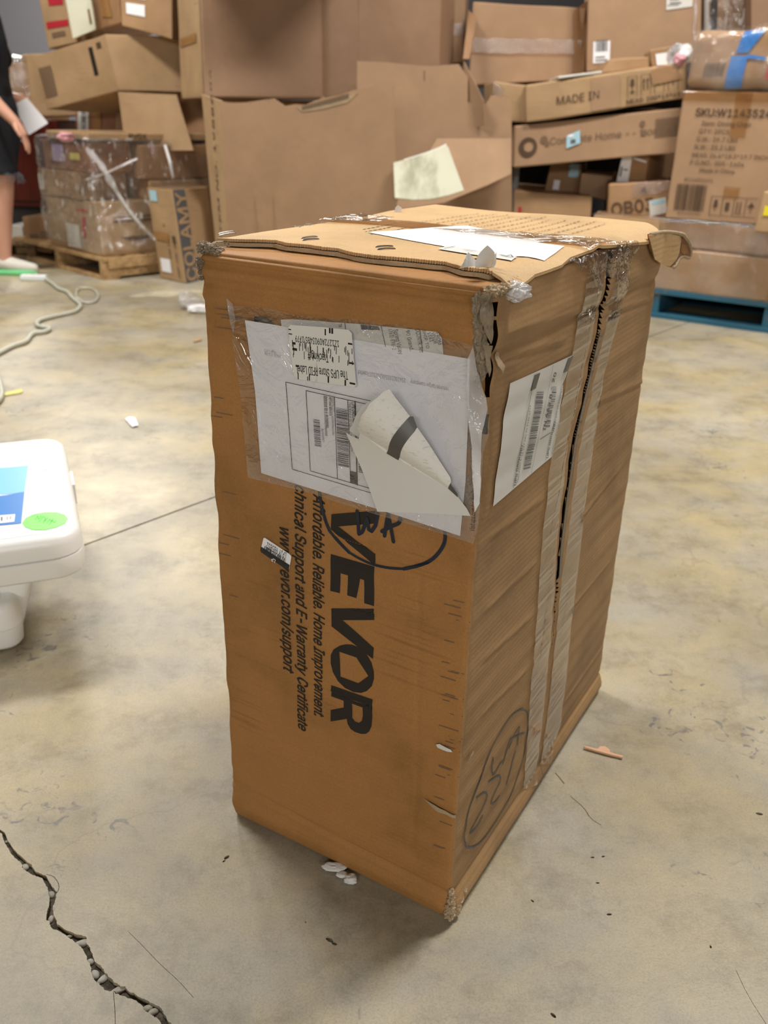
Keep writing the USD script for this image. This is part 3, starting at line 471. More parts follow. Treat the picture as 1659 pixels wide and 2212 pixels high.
prints(FF, [word('Affordable. Reliable. Home Improvement.', *[(0.1524,0.5318),(0.1495,0.2313)], .0155, True, sk), word('Technical Support and E-Warranty Certificate', *[(0.1269,0.5579),(0.1231,0.199)], .0155, True, sk), word('www.vevor.com/support', *[(0.1035,0.481),(0.1019,0.2793)], .0165, True, sk)], 'printed_lines', 'ink', T, off=B)
prints(FF, [stroke([(0.1591,0.5454),(0.1604,0.5387),(0.1625,0.5241),(0.167,0.507),(0.1761,0.4908),(0.1899,0.4801),(0.2013,0.4729)], .0042), stroke([(0.2002,0.4732),(0.2127,0.4695),(0.2306,0.4668),(0.2525,0.4681),(0.2737,0.4734)], .0030), stroke([(0.2727,0.4731),(0.2922,0.4829),(0.308,0.4945),(0.3182,0.5101),(0.3224,0.5228),(0.3197,0.5354)], .0040)], 'marker_loop', 'marker', T, off=B * 1.5)
prints(FF, [stroke(q, .0044, 0) for q in ([(0.2121,0.5256),(0.2131,0.5129),(0.2146,0.4992),(0.219,0.5028),(0.2249,0.52),(0.2272,0.5077),(0.231,0.5067),(0.2358,0.5149),(0.2389,0.5292)], [(0.252,0.5329),(0.2494,0.5185),(0.2476,0.5058)], [(0.252,0.5329),(0.2554,0.5182),(0.2592,0.5022)], [(0.2441,0.51),(0.2533,0.5176),(0.2646,0.5249)], [(0.2678,0.5354),(0.266,0.5265)])], 'marker_letters', 'marker', T, off=B * 2)
prints(FF, [stroke([(a, b), (a + l, b + .001)], .0012, 0) for a, b, l in [(.003 + .02 * rng.random(), .32 + .38 * rng.random(), .012 + .015 * rng.random()) for _ in range(9)] + [(SX - .034 + .02 * rng.random(), .10 + .36 * rng.random(), .008 + .012 * rng.random()) for _ in range(34)] + [(.02 + .2 * rng.random(), .685 + .035 * rng.random(), .02 + .05 * rng.random()) for _ in range(16)]], 'scuff_marks', 'ink_faint', T, off=.0006, kind='stuff')
st_ = patch(FF, [(0.0789,0.4573),(0.081,0.4585),(0.1179,0.4475),(0.1203,0.4456),(0.1202,0.443),(0.1171,0.4279),(0.1153,0.4261),(0.0749,0.438),(0.0737,0.4399)], 'barcode_sticker', 'paper', T, off=.0016, thick=.0003, label='small white sticker with a black stripe')
prints(FF, [Polygon([(0.075,0.4456),(0.118,0.4335),(0.1168,0.427),(0.115,0.4258),(0.0749,0.438),(0.0737,0.4399)])], 'black_stripe', 'black_print', st_, off=.0023)
prints(FF, [word('LPJY 985852', *[(0.1137,0.4481),(0.0849,0.4541)], .0085), bars(*[(0.1127,0.4397),(0.0806,0.4487)], .0095, 20, 3)], 'sticker_print', 'black_print', st_, off=.0025)
prints(FF, [word('LP', *[(0.0974,0.4346),(0.0916,0.4361)], .0045, True)], 'sticker_letters', 'paper', st_, off=.0029)
# clear pouch with the papers in it
lift = lambda f0, amp, fr, sd: Face(f0.w, f0.h, lambda a, b, off=0: f0.pt(a, b, off + amp * (meshkit.fbm(np.stack([a * fr, b * fr, 0 * a], -1), 3, sd))))
old = patch(lift(FQ, .001, 12, 2), [(0.1155,0.7203),(0.1308,0.7227),(0.2173,0.7292),(0.2976,0.7332),(0.303,0.7332),(0.3076,0.7284),(0.3103,0.7132),(0.3008,0.7053),(0.2156,0.707),(0.117,0.6976)], 'old_shipping_label', 'paper_warm', T, off=.0032, edge=.012)
prints(FQ, [word(t, *q, h) for t, q, h in (('Spring Valley', [(0.2546,0.7292),(0.2617,0.7058)], .0050), ('(763) 898-2', [(0.2488,0.7284),(0.2542,0.7092)], .0045), ('90 Grand.', [(0.2682,0.7297),(0.2742,0.7113)], .0045), ('OCONTR. Am', [(0.279,0.733),(0.2845,0.7115)], .0050), ('SHIP TO', [(0.2866,0.7332),(0.292,0.7162)], .0035), ('1161', [(0.2923,0.7313),(0.2957,0.723)], .0035), ('VEVOR', [(0.2963,0.7319),(0.2998,0.7218)], .004), ('FROM', [(0.3008,0.7325),(0.3044,0.7216)], .004), ('TR', [(0.1894,0.7258),(0.19,0.7226)], .004))] + [stroke(q, .0007, 0) for q in ([(0.1973,0.7282),(0.1985,0.721)], [(0.2402,0.7313),(0.2461,0.7112)], [(0.2841,0.7328),(0.2881,0.7121)])] + [Polygon([(0.2163,0.729),(0.237,0.7299),(0.2392,0.7266),(0.2175,0.7241)])], 'label_print', 'ink_grey', old, off=.0046)
E = .0046
sheet = patch(lift(FQ, .0008, 9, 4), [(0.0664,0.7132),(0.0997,0.7139),(0.2096,0.7127),(0.3387,0.7136),(0.3403,0.6767),(0.3422,0.5915),(0.34,0.5323),(0.241,0.5365),(0.1628,0.5385),(0.0812,0.5411),(0.0768,0.6368)], 'return_sheet', 'paper', T, off=E - .0004, edge=.015)
Sx = lambda *pts: [tuple(p) for p in pts]
L = []
for q in ([(0.2319,0.6537),(0.1213,0.6548),(0.1273,0.5566),(0.2398,0.5533)], [(0.2291,0.6495),(0.1483,0.6501),(0.1525,0.5603),(0.2377,0.5582)], [(0.1852,0.6498),(0.1889,0.5602)], [(0.2022,0.6495),(0.2061,0.5592)]): L.append(stroke(q, .00075, 0))
L.append(stroke([(0.2112,0.6497),(0.2148,0.5585)], .0014, 0)); L.append(Polygon([(0.2053,0.5725),(0.2136,0.5726),(0.2149,0.559),(0.2059,0.5592)]))
dist = lambda p, q: float(np.linalg.norm(A(*p) - A(*q)))
L += [bars(*[(0.1872,0.6388),(0.1897,0.5748)], dist(*[(0.1872,0.6388),(0.2016,0.6389)]), 52, 1), bars(*[(0.1574,0.6205),(0.1591,0.5899)], dist(*[(0.1574,0.6205),(0.1659,0.6206)]), 30, 2), bars(*[(0.2154,0.6067),(0.2166,0.5731)], dist(*[(0.2166,0.5731),(0.228,0.5732)]), 34, 5)]
L += [word(t, *q, h, bd) for t, q, h, bd in (('UPS GROUND', [(0.2069,0.6481),(0.2085,0.6264)], .0034, True), ('TRACKING #: 1Z 127 2A0 90 3185 0779', [(0.2034,0.6479),(0.2058,0.5947)], .0027, False), ('BILLING: P/P', [(0.1835,0.6491),(0.1837,0.6339)], .0022, False), ('DESC: Order Id = 91200328692082', [(0.1807,0.6486),(0.1825,0.6075)], .0022, False), ('RETURN SERVICE', [(0.1782,0.6486),(0.1789,0.6284)], .0024, True), ('Reference No.1: 8676585S7', [(0.1736,0.6486),(0.1751,0.6145)], .0025, True), ('Reference No.2: 214100105566202', [(0.1713,0.6486),(0.1734,0.605)], .0025, True), ('867658557', [(0.1682,0.6118),(0.1694,0.5977)], .0025, False))]
prints(FQ, L, 'sheet_print', 'black_print', sheet, off=E + .0011)
prints(FQ, [word('2141001055662021U37cae0cf', *[(0.2704,0.6838),(0.2143,0.6832)], .0046), word('Page 1 of 1', *[(0.1088,0.6862),(0.0932,0.6863)], .0032), word('4/4/26, 1:54 PM', *[(0.1154,0.6826),(0.0935,0.6832)], .0032), word('returns large company', *[(0.3182,0.6833),(0.2761,0.6834)], .0040)], 'sheet_small_print', 'ink_pale', sheet, off=E + .0011)
prints(FQ, [Polygon([(0.0784,0.7186),(0.0933,0.7202),(0.0999,0.7183),(0.1047,0.7142),(0.1064,0.7129),(0.0781,0.7126)]).difference(Polygon([(0.0886,0.7173),(0.0943,0.7175),(0.0976,0.7155),(0.0885,0.715)]))], 'shield_print', 'black_print', T, off=.0030)
P_ = [(0.0433,0.7335),(0.0488,0.7272),(0.0663,0.7276),(0.1004,0.7309),(0.1374,0.728),(0.1731,0.7309),(0.2094,0.734),(0.2404,0.7333),(0.2685,0.7363),(0.3049,0.7296),(0.3424,0.727),(0.3462,0.7094),(0.3522,0.6979),(0.3591,0.6801),(0.3636,0.6617),(0.3649,0.6456),(0.3601,0.6281),(0.3606,0.5872),(0.3606,0.5517),(0.3567,0.5292),(0.3407,0.5299),(0.2412,0.5308),(0.1537,0.5343),(0.063,0.5325),(0.0624,0.5442),(0.0565,0.637)]
pch = patch(lift(FQ, .0022, 26, 7), P_, 'document_pouch', 'pouch_film', T, off=.0058, edge=.007, smooth=60, label='clear plastic document pouch taped on')
patch(lift(FQ, .009, 40, 9), [(0.3387,0.7154),(0.3446,0.7271),(0.3496,0.704),(0.3593,0.6835),(0.3623,0.6706),(0.3588,0.6471),(0.3622,0.5761),(0.3575,0.565),(0.3496,0.6312),(0.3405,0.6757)], 'pouch_edge', 'white_film', pch, off=.006, edge=.004, smooth=60)
patch(lift(FQ, .006, 40, 3), [(0.0435,0.7342),(0.0518,0.7292),(0.054,0.7121),(0.0491,0.6963),(0.0453,0.711)], 'pouch_corner', 'white_film', pch, off=.004, edge=.005, smooth=60)
prints(FQ, [word('Visit ups.com for details on our privacy practices.', *[(0.3577,0.5437),(0.3565,0.6365)], .0052)], 'pouch_print', 'black_print', pch, off=.0095)
rf = Polygon([(0.1298,0.7159),(0.1329,0.718),(0.173,0.7213),(0.2055,0.7229),(0.2091,0.7201),(0.2118,0.6947),(0.2151,0.668),(0.2131,0.6661),(0.1769,0.6639),(0.1403,0.662),(0.1359,0.6652),(0.1312,0.6945)])
rfid = patch(FQ, rf, 'tracking_label', 'label_scuffed', T, off=.0092, thick=.0006, label='scuffed white tracking label with black smudges')
prints(FQ, [word('The UPS Store RFID Label', *[(0.205,0.681),(0.1397,0.6772)], .0088), word('Tracking #', *[(0.1808,0.6946),(0.1545,0.6932)], .0085), word('1Z1272A0903485 0779', *[(0.1939,0.7105),(0.1387,0.708)], .0066)], 'label_lettering', 'black_print', rfid, off=.0103)
def fuzzy(n, seed): r = random.Random(seed); return r
r = random.Random(3); px_ = [(0.1298,0.7159),(0.2091,0.7229),(0.2137,0.6674),(0.1376,0.6622)]
sm = []
for k in range(16):
    sd = r.randrange(4); p, q = A(*px_[sd]), A(*px_[(sd + 1) % 4]); t_ = r.random(); c = p + (q - p) * t_; m_ = np.mean(px_, 0); c = c + (m_ - c) * r.uniform(.02, .13); w = r.uniform(.0006, .0040) if sd in (1, 3) else r.uniform(.0004, .0012); hgt = r.uniform(.0005, .0014) if sd in (1, 3) else r.uniform(.001, .005); sm.append(rect2(c[0] - w, c[1] - hgt, c[0] + w, c[1] + hgt))
for k in range(46):
    u = r.random(); c = A(*px_[0]) * (1 - u) + A(*px_[1]) * u + (A(*px_[3]) - A(*px_[0])) * r.uniform(.36, .66); sm.append(rect2(c[0], c[1], c[0] + .0007, c[1] + r.uniform(.003, .009)))
prints(FQ, [shapely.union_all(sm).intersection(rf)], 'label_smudges', 'ink', rfid, off=.0101)
# the shipping label peeled off and curled over itself
def peel(poly, name, mat, o, edge=.006, extra=0, **k):
    f = Face(1, 1, lambda a, b, off=0: FQ.pt(a, b, o(np.asarray(a), np.asarray(b)) + off)); return patch(f, poly, name, mat, k.pop('parent', T), off=extra, edge=edge, smooth=50, **k)
c0, c1 = A(*(0.2335,0.627)), A(*(0.3271,0.5836)); cd = (c1 - c0) / np.linalg.norm(c1 - c0); cn = A(-cd[1], cd[0])
fold_s = lambda a, b: (a - c0[0]) * cd[0] + (b - c0[1]) * cd[1]
fold_t = lambda a, b: (a - c0[0]) * cn[0] + (b - c0[1]) * cn[1]      # > 0 on the rolled side
fl = np.linalg.norm(c1 - c0)
ridge = lambda a, b: .011 + .019 * np.clip(1 - fold_s(a, b) / fl, 0, 1)
low = lambda a, b: .0105 + (ridge(a, b) - .0105) * np.exp(-np.clip(-fold_t(a, b), 0, 1) / .045)
def roll(a, b):
    w = .012 + .060 * np.clip(1 - fold_s(a, b) / fl, 0, 1.1); t_ = np.clip(fold_t(a, b) / w, 0, 1); return ridge(a, b) * (1 - .25 * t_) + w * .34 * np.sin(np.pi * np.clip(t_, 0, 1)) * .8
pl = peel([(0.2126,0.6219),(0.2451,0.5378),(0.3059,0.5509),(0.353,0.5601),(0.356,0.5557),(0.3486,0.567),(0.3383,0.5766),(0.3271,0.5836),(0.2748,0.6048),(0.2623,0.61),(0.2335,0.627),(0.2294,0.6187),(0.2207,0.6197)], 'peeled_label', 'backing', low, label='shipping label peeled up, its grey back showing')
peel([(0.2335,0.627),(0.2318,0.6304),(0.2364,0.6386),(0.2425,0.6453),(0.2445,0.6502),(0.2505,0.6585),(0.2534,0.6644),(0.2588,0.6703),(0.2622,0.6753),(0.2661,0.6777),(0.2724,0.6696),(0.2865,0.6527),(0.2939,0.6426),(0.306,0.627),(0.3176,0.6109),(0.3288,0.5956),(0.3303,0.5914),(0.3271,0.5836),(0.3038,0.5931),(0.2748,0.6048),(0.2623,0.61),(0.2463,0.6198)], 'curled_face', 'label_rubbed', roll, parent=pl, extra=.0006)
peel([(0.2623,0.61),(0.2851,0.6502),(0.2866,0.6527),(0.289,0.6525),(0.2942,0.6426),(0.2931,0.6388),(0.2748,0.6048)], 'grey_band', 'grey_band', roll, parent=pl, extra=.0012)
peel([(0.3271,0.5836),(0.3293,0.5874),(0.3302,0.5902),(0.3384,0.5813),(0.3382,0.577)], 'grey_band', 'grey_band', roll, parent=pl, extra=.0012)
peel([(0.2126,0.6219),(0.2152,0.6271),(0.2179,0.6295),(0.2226,0.6406),(0.2319,0.6534),(0.2432,0.6608),(0.2528,0.6681),(0.2593,0.6706),(0.2505,0.6585),(0.2425,0.6453),(0.2334,0.6307),(0.2294,0.6187)], 'folded_tip', 'backing', lambda a, b: .0115 + 0 * a + .018 * np.clip((a - c0[0] + .045) / .06, 0, 1), parent=pl)
# right-hand face: label, marker, tape
lab = patch(lift(FR, .0006, 10, 3), [(0.0525,0.6806),(0.2313,0.6737),(0.2253,0.6675),(0.2174,0.6506),(0.209,0.6441),(0.2092,0.6081),(0.2069,0.5845),(0.2012,0.5586),(0.1104,0.5578),(0.0304,0.5571),(0.0411,0.6439)], 'side_shipping_label', 'paper_grey', T, off=.0014, edge=.01)
L = [stroke(q, w, 0) for q, w in (([(0.1133,0.676),(0.0816,0.5607)], .0009), ([(0.1658,0.675),(0.1326,0.5599)], .0006), ([(0.2133,0.6728),(0.1765,0.5613)], .0006), ([(0.1816,0.5936),(0.15,0.5946)], .0008))]
L += [bars(*[(0.1292,0.5669),(0.1485,0.6505)], dist(*[(0.1292,0.5669),(0.1017,0.5677)]) * .8, 56, 7), bars(*[(0.1758,0.6017),(0.1874,0.6468)], .013, 30, 8), word('UPS GROUND', *[(0.0884,0.5606),(0.0977,0.6035)], .0052, True), word('IN 462 8 - 20', *[(0.1625,0.6013),(0.1796,0.664)], .0072, True), word('UPS GROUND', *[(0.1846,0.5617),(0.1932,0.6042)], .0046, True), word('TRACKING #: 1Z 127 2A0 90 3185 0779', *[(0.0948,0.5613),(0.1114,0.6438)], .0036), word('1Z 127 2A0 90 3185 0779', *[(0.1922,0.5916),(0.2077,0.6445)], .0032)]
prints(lift(FR, .0006, 10, 3), L, 'label_print', 'ink_grey', lab, off=.0023)
prints(lift(FR, .0006, 10, 3), [Polygon([(0.1138,0.6756),(0.129,0.6748),(0.1209,0.6597),(0.1064,0.6601)]), Polygon([(0.2125,0.6729),(0.2293,0.6725),(0.2161,0.6574),(0.2037,0.6581)])], 'label_blocks', 'grey_band', lab, off=.0022)
prints(FR, [stroke([(0.183,0.2083),(0.2066,0.1908),(0.2182,0.1725),(0.221,0.1544),(0.219,0.1326),(0.2141,0.0957),(0.1826,0.0679),(0.1392,0.0577),(0.0903,0.0577),(0.0532,0.0754),(0.033,0.0945),(0.0246,0.1175),(0.0313,0.1473),(0.0508,0.1682),(0.084,0.2038),(0.1162,0.2175),(0.1517,0.2215),(0.1944,0.2011)], .0030)] + [stroke(q, .0030, 1) for q in ([(0.0983,0.1872),(0.0991,0.1689),(0.1056,0.1511),(0.1328,0.1602),(0.1352,0.1475),(0.1472,0.1659),(0.157,0.1795)], [(0.1559,0.163),(0.1677,0.1739),(0.1873,0.1792),(0.1854,0.1636),(0.185,0.1468)], [(0.1578,0.1755),(0.1789,0.1663),(0.2061,0.1538)], [(0.0573,0.1542),(0.0853,0.1439),(0.092,0.1275),(0.075,0.1187),(0.0532,0.1142),(0.0397,0.109),(0.0633,0.1028),(0.0802,0.1076)], [(0.0925,0.1528),(0.1275,0.1395),(0.1346,0.124),(0.1171,0.1194),(0.1033,0.1092),(0.117,0.0992),(0.1342,0.0989)], [(0.1797,0.1407),(0.1685,0.1219),(0.1564,0.1019)])], 'marker_writing', 'marker_grey', T, off=.0012)
cl = [[(0.2472,0.7578),(0.2968,0.7726),(0.3029,0.7293),(0.2929,0.6871),(0.2759,0.6398),(0.2635,0.6024),(0.251,0.5646),(0.2502,0.4851),(0.2525,0.4195),(0.266,0.3093),(0.2767,0.1901),(0.2778,0.0576),(0.2685,0.0209),(0.2256,0.0403),(0.2207,0.1305),(0.2072,0.2538),(0.2002,0.3628),(0.1937,0.4626),(0.1943,0.5466),(0.2093,0.6162),(0.2285,0.688)],
      [(0.3307,0.7473),(0.3975,0.7475),(0.4053,0.7029),(0.3864,0.6643),(0.3655,0.6261),(0.3604,0.565),(0.3557,0.4947),(0.3524,0.4277),(0.3561,0.3473),(0.3612,0.2455),(0.3686,0.1433),(0.3701,0.0554),(0.3246,0.0197),(0.2937,0.0375),(0.2988,0.1606),(0.291,0.2819),(0.2815,0.4006),(0.2861,0.4657),(0.2937,0.5398),(0.3107,0.6024),(0.3289,0.6691)]]
for q in cl: patch(FR, q, 'clear_tape', 'clear_tape', T, off=.0022, edge=.01, smooth=60)
# top: white label, tape across the seam, crinkled ends
tl = patch(TQ, [(0.1061,0.1847),(0.1337,0.2604),(0.1669,0.3381),(0.2379,0.3061),(0.3035,0.2784),(0.2962,0.2512),(0.3345,0.2341),(0.3431,0.1828),(0.3479,0.1396),(0.3153,0.1209),(0.248,0.1397),(0.1805,0.1586)], 'top_label', 'paper', T, off=.0100, edge=.015)
ts = patch(TQ, [(0.2363,0.119),(0.2316,0.1501),(0.2741,0.1386),(0.3259,0.1199),(0.3318,0.0925),(0.3097,0.0991),(0.2699,0.1099)], 'label_strip', 'paper_grey', tl, off=.0104, edge=.01)
prints(TQ, [stroke(q, .0010, 0) for q in ([(0.2404,0.1255),(0.2417,0.1487)], [(0.2601,0.1318),(0.275,0.131)], [(0.2648,0.126),(0.2732,0.1252)], [(0.2865,0.1329),(0.299,0.1305)], [(0.2907,0.1257),(0.3008,0.1226)], [(0.3062,0.1221),(0.3171,0.1147),(0.3161,0.1269),(0.3248,0.1126)], [(0.3104,0.1166),(0.3248,0.1087)])], 'strip_print', 'ink_grey', ts, off=.0111)
leaf = lambda poly, mat, o: patch(Face(1, 1, lambda a, b, off=0: at_leaf(a, b, off)), poly, 'torn_label_leaf', mat, T, off=o, edge=.006, thick=.0003)
lo_, ld_ = TQ.pt(A(SX - .035), A(.035), A(.010)).reshape(3), None
def at_leaf(a, b, off=0):
    a, b = np.asarray(a, float), np.asarray(b, float); e = A(.87, .45, 0); return lo_ + .65 * a[..., None] * e + .75 * b[..., None] * A(.15, -.25, .95) + (np.asarray(off) + .014 * np.sin(a * 120) * b / .03)[..., None] * A(.45, -.87, 0)
leaf([(-.030, 0), (-.022, .012), (-.012, .019), (-.004, .010), (-.002, .002)], 'backing', 0); leaf([(-.006, .0), (-.004, .014), (.002, .030), (.010, .022), (.018, .012), (.020, .0)], 'backing', .003); leaf([(.014, 0), (.026, .012), (.038, .016), (.036, .004), (.030, -.004)], 'paper_grey', -.002)
wad = trimesh.creation.icosphere(4, .013); p = wad.vertices; k = 1 + .9 * (meshkit.fbm(p * 160, 4, 5) - .5); obj('crumpled_film', cm_(p * k[:, None] * (1.1, .9, .7) + at(TQ, SX + .004, .040, .004), wad.faces), 'white_film', T, smooth=60)
patch(TQ, [(0, SY / 2 - .030), (SX, SY / 2 - .036), (SX, SY / 2 + .028), (0, SY / 2 + .032)], 'seam_tape', 'amber_tape', T, off=.0098, edge=.012, smooth=60)
patch(lift(TQ, .004, 30, 5), [(SX * .42, SY / 2 - .022), (SX + .006, SY / 2 - .052), (SX + .008, SY / 2 + .050), (SX * .62, SY / 2 + .028)], 'crinkled_tape', 'shiny_tape', T, off=.0102, edge=.005, smooth=60)
patch(lift(TQ, .006, 28, 6), [(-.004, SY / 2 - .050), (.075, SY / 2 - .03), (.07, SY / 2 + .03), (-.004, SY / 2 + .065)], 'crinkled_tape', 'shiny_tape', T, off=.0100, edge=.005, smooth=60)
patch(lift(FR, .008, 55, 8), [(0.1805,0.7824),(0.2379,0.7849),(0.3156,0.7853),(0.3886,0.7848),(0.4285,0.7755),(0.3991,0.7615),(0.3994,0.7387),(0.3942,0.7104),(0.3682,0.7085),(0.342,0.7459),(0.3043,0.7528),(0.2783,0.7329),(0.257,0.7566),(0.2092,0.7724)], 'crinkled_tape', 'shiny_tape', T, off=.0035, edge=.004, smooth=60)
r = random.Random(4); rows = []
for k in range(11):
    a0 = SX * (.30 + .052 * k); b = SY * (.56 + .01 * (k % 3)); end = SY * (.86 + .07 * r.random())
    while b < end: l = r.uniform(.003, .012); rows.append(rect2(a0, b, a0 + .0019, min(b + l, end))); b += l + .006
for k, (a0, bs, be) in enumerate(((.10, .36, .5), (.14, .33, .46), (.19, .30, .45), (.24, .38, .47))):
    b = SY * bs
    while b < SY * be: l = r.uniform(.003, .010); rows.append(rect2(SX * a0 + .05, b, SX * a0 + .0525, min(b + l, SY * be))); b += l + .003
prints(TQ, rows, 'worn_print', 'ink_faint', T, off=.0097, kind='stuff')
# a scrap of tape that stands up at the back edge
patch(quad_face((0.0049,1.3487,0.785), (0.0171,1.3647,0.785), A(*(0.0171,1.3647,0.785)) + (0, 0, .013), A(*(0.0049,1.3487,0.785)) + (0, 0, .013)), [(0, 0), (.0165, 0), (.0165, .010), (.008, .014), (.001, .011)], 'tape_scrap', 'white_film', T, off=0, thick=.0004)

# ---------------------------------------------------------------- cartons, pallets and waste board behind
def carton(name, label, front, depth, mat='kraft_a', r=.008, amp=.005, freq=3.5, seed=0, n=12, cat='carton', group=None, disp=None, anchor=None):
    """front = bottom-left, bottom-right, top-right, top-left corners; depth = vector to the back face"""
    front = [A(*q) for q in front]; back = [q + A(*depth) for q in front]
    h = Hexa(front, back, r=r, amp=amp, freq=freq, seed=seed, disp=disp, n=n)
    t_ = thing(name, label, cat, front[0] if anchor is None else anchor, group=group)
    obj('body', h.mesh(), mat, t_, smooth=40); h.t = t_; return h
def sub(h, f, fr, name, mat, off=.0045, parent=None, **k):
    """a label or tape strip on a carton: corners in fractions of the face"""
    F_ = h.face(f); pts = [(a * F_.w, b * F_.h) for a, b in fr]; return patch(F_, pts, name, mat, parent or h.t, off=off, edge=.05, **k)
def qd(a0, b0, a1, b1): return [(a0, b0), (a1, b0), (a1, b1), (a0, b1)]
def say(h, f, items, mat='ink_brown', name='print', off=.004, parent=None):
    """printing on a carton: (text, a, b, height in m, degrees[, bold]) with a, b in fractions; or polygons in fractions"""
    F_ = h.face(f); L = []
    if len(items) <= 4 and all(not isinstance(i, tuple) for i in items):      # separate marks are separate parts
        return [prints(F_, [Polygon([(a * F_.w, b * F_.h) for a, b in i])], name, mat, parent or h.t, off=off) for i in items][0]
    for it in items:
        if isinstance(it[0], str): L.append(word_at(it[0], (it[1] * F_.w, it[2] * F_.h), it[3], it[4] if len(it) > 4 else 0, bold=len(it) > 5))
        elif isinstance(it, tuple) and it[0] == 1: L.append(bars((it[1] * F_.w, it[2] * F_.h), (it[3] * F_.w, it[4] * F_.h), it[5], it[6], it[7]))
        else: L.append(Polygon([(a * F_.w, b * F_.h) for a, b in it]))
    return prints(F_, L, name, mat, parent or h.t, off=off)
def uprights(b, y_, z0, z1, *xs): return [A(*q) for q in b]
N0 = A(*(-1.6692,5.2645,0)); pu, pv = A(-.713, .701), A(.701, .713)
P3 = lambda a, b, z: A(*(N0[:2] + pu * a + pv * b), z)
# wooden pallet
pal = thing('wooden_pallet', 'bare pale wooden pallet under the film-wrapped stack of cartons', 'pallet', N0)
PB = lambda nm, m, *k: obj(nm, frame_box(N0[:2], pu, pv, *k), m, pal, smooth=30)
for a in (0, .56, 1.13): PB('stringer', 'pallet_wood', a, a + .04, 0, 1.0, .016, .108)
for b, w in ((0, .13), (.17, .09), (.30, .09), (.44, .09), (.58, .09), (.72, .09), (.87, .13)): PB('deck_board', 'pallet_wood', -.01, 1.18, b, b + w, .1085, .126)
for b in (0, .45, .87): PB('bottom_board', 'pallet_wood', 0, 1.17, b, b + .10, 0, .0155)
PB('lead_board', 'pallet_wood', -.02, .0, .03, .98, .068, .126)
def uvbox(name, label, a, b, w, d, z0, h, mat, **k):
    """a carton on the pallet; a along the left-hand side, b along the right-hand side"""
    return carton(name, label, [P3(a + w, b, z0), P3(a, b, z0), P3(a, b, z0 + h), P3(a + w, b, z0 + h)], A(*(pv * d), 0), mat, **k)
lowc = uvbox('printed_carton', 'printed brown carton lowest on the wooden pallet, seen through film', .04, .03, .66, .86, .127, .30, 'kraft_c', seed=3)
say(lowc, 'R', [[(.10, .62), (.42, .62), (.42, .66), (.10, .66)], [(.10, .70), (.40, .70), (.40, .73), (.10, .73)], [(.14, .34), (.20, .27), (.33, .27), (.40, .36), (.33, .34), (.22, .35)], [(.72, .6), (.9, .6), (.9, .64), (.72, .64)], [(.74, .5), (.76, .5), (.76, .75), (.74, .75)]], 'ink_brown')
sub(lowc, 'F', qd(.36, .06, .62, .52), 'shipping_label', 'paper_warm'); say(lowc, 'F', [[(.66, .3), (.72, .3), (.76, .7), (.70, .7)], [(.60, .78), (.80, .78), (.80, .84), (.60, .84)]], 'red_print')
mid1 = uvbox('small_carton', 'small crushed carton under film between the lowest and top cartons of the pallet stack', .20, .02, .54, .30, .428, .15, 'kraft_a', seed=5, amp=.012)
sub(mid1, 'F', qd(.02, .2, .14, .8), 'shipping_label', 'paper_warm')
mid2 = uvbox('flat_carton', 'flat tan carton lying under film in the middle of the pallet stack', .02, .36, .70, .56, .428, .11, 'kraft_c', seed=6, amp=.008)
up1 = uvbox('film_wrapped_carton', 'upright carton with a lilac sticker inside the stretch film', .10, .04, .56, .26, .580, .165, 'kraft_red', seed=7, amp=.008)
st2 = sub(up1, 'F', qd(.22, .30, .48, .86), 'sticker', 'lilac', label='lilac square sticker'); sub(up1, 'F', qd(.40, .32, .50, .55), 'sticker', 'paper_warm'); sub(up1, 'F', qd(.60, .4, .8, .62), 'sticker', 'yellow_paper')
up2 = uvbox('long_carton', 'long brown carton at the top of the pallet stack behind the twisted film rope', .03, .33, .80, .60, .540, .190, 'kraft_b', seed=8, amp=.008)
topf = uvbox('torn_carton', 'flattened tan carton with a ragged top, topmost on the film-wrapped pallet', .06, .02, .50, .80, .752, .042, 'kraft_c', seed=9, amp=.012)
say(topf, 'R', [('PVGX', .32, .2, .032, 0, 1), ('NX', .68, .2, .032, 0, 1)], 'ink_brown')
# stretch film over the pallet stack, the twisted rope of it, and pink bits
sf = Hexa([P3(.72, -.01, .15), P3(.0, -.01, .15), P3(.03, -.005, .775), P3(.70, -.005, .775)], [P3(.72, .96, .15), P3(.0, .96, .15), P3(.02, .96, .74), P3(.72, .96, .74)], r=.03, amp=.030, freq=5, seed=4, n=46)
film_t = thing('stretch_film', 'wrinkled clear stretch film wound around the stack on the wooden pallet', 'plastic film', P3(.72, -.01, .15))
obj('wrap', sf.mesh(), 'stretch_film', film_t, smooth=60)
obj('film_rope', tube(curve([(-1.637,5.1,0.7192), (-1.5466,5,0.6565), (-1.4992,4.96,0.6003), (-1.4521,4.98,0.4938), (-1.4025,5.05,0.3795), (-1.3393,5.2,0.248)], 5), [.006 + .010 * abs(math.sin(k * .7)) * (k < 14) + .004 for k in range(26)], 7), 'white_film', film_t, label='film twisted into a white rope')
obj('film_strand', tube(curve([(-1.6613,5.12,0.5639), (-1.5007,4.97,0.6134), (-1.3784,5.12,0.6757)], 5), .006, 6), 'white_film', film_t)
obj('film_strand', tube(curve([(-1.3349,5.6,0.7276), (-1.2928,5.5,0.6569), (-1.2787,5.5,0.5591)], 5), .009, 6), 'white_film', film_t)
bl = trimesh.creation.icosphere(3, .045); p = bl.vertices; obj('pink_wrap_end', cm_(p * (1 + .8 * (meshkit.fbm(p * 40, 4, 3)[:, None] - .5)) * (1, 1, .6) + (-1.8055,5.28,0.7713), bl.faces), 'pink_plastic', film_t, smooth=60)
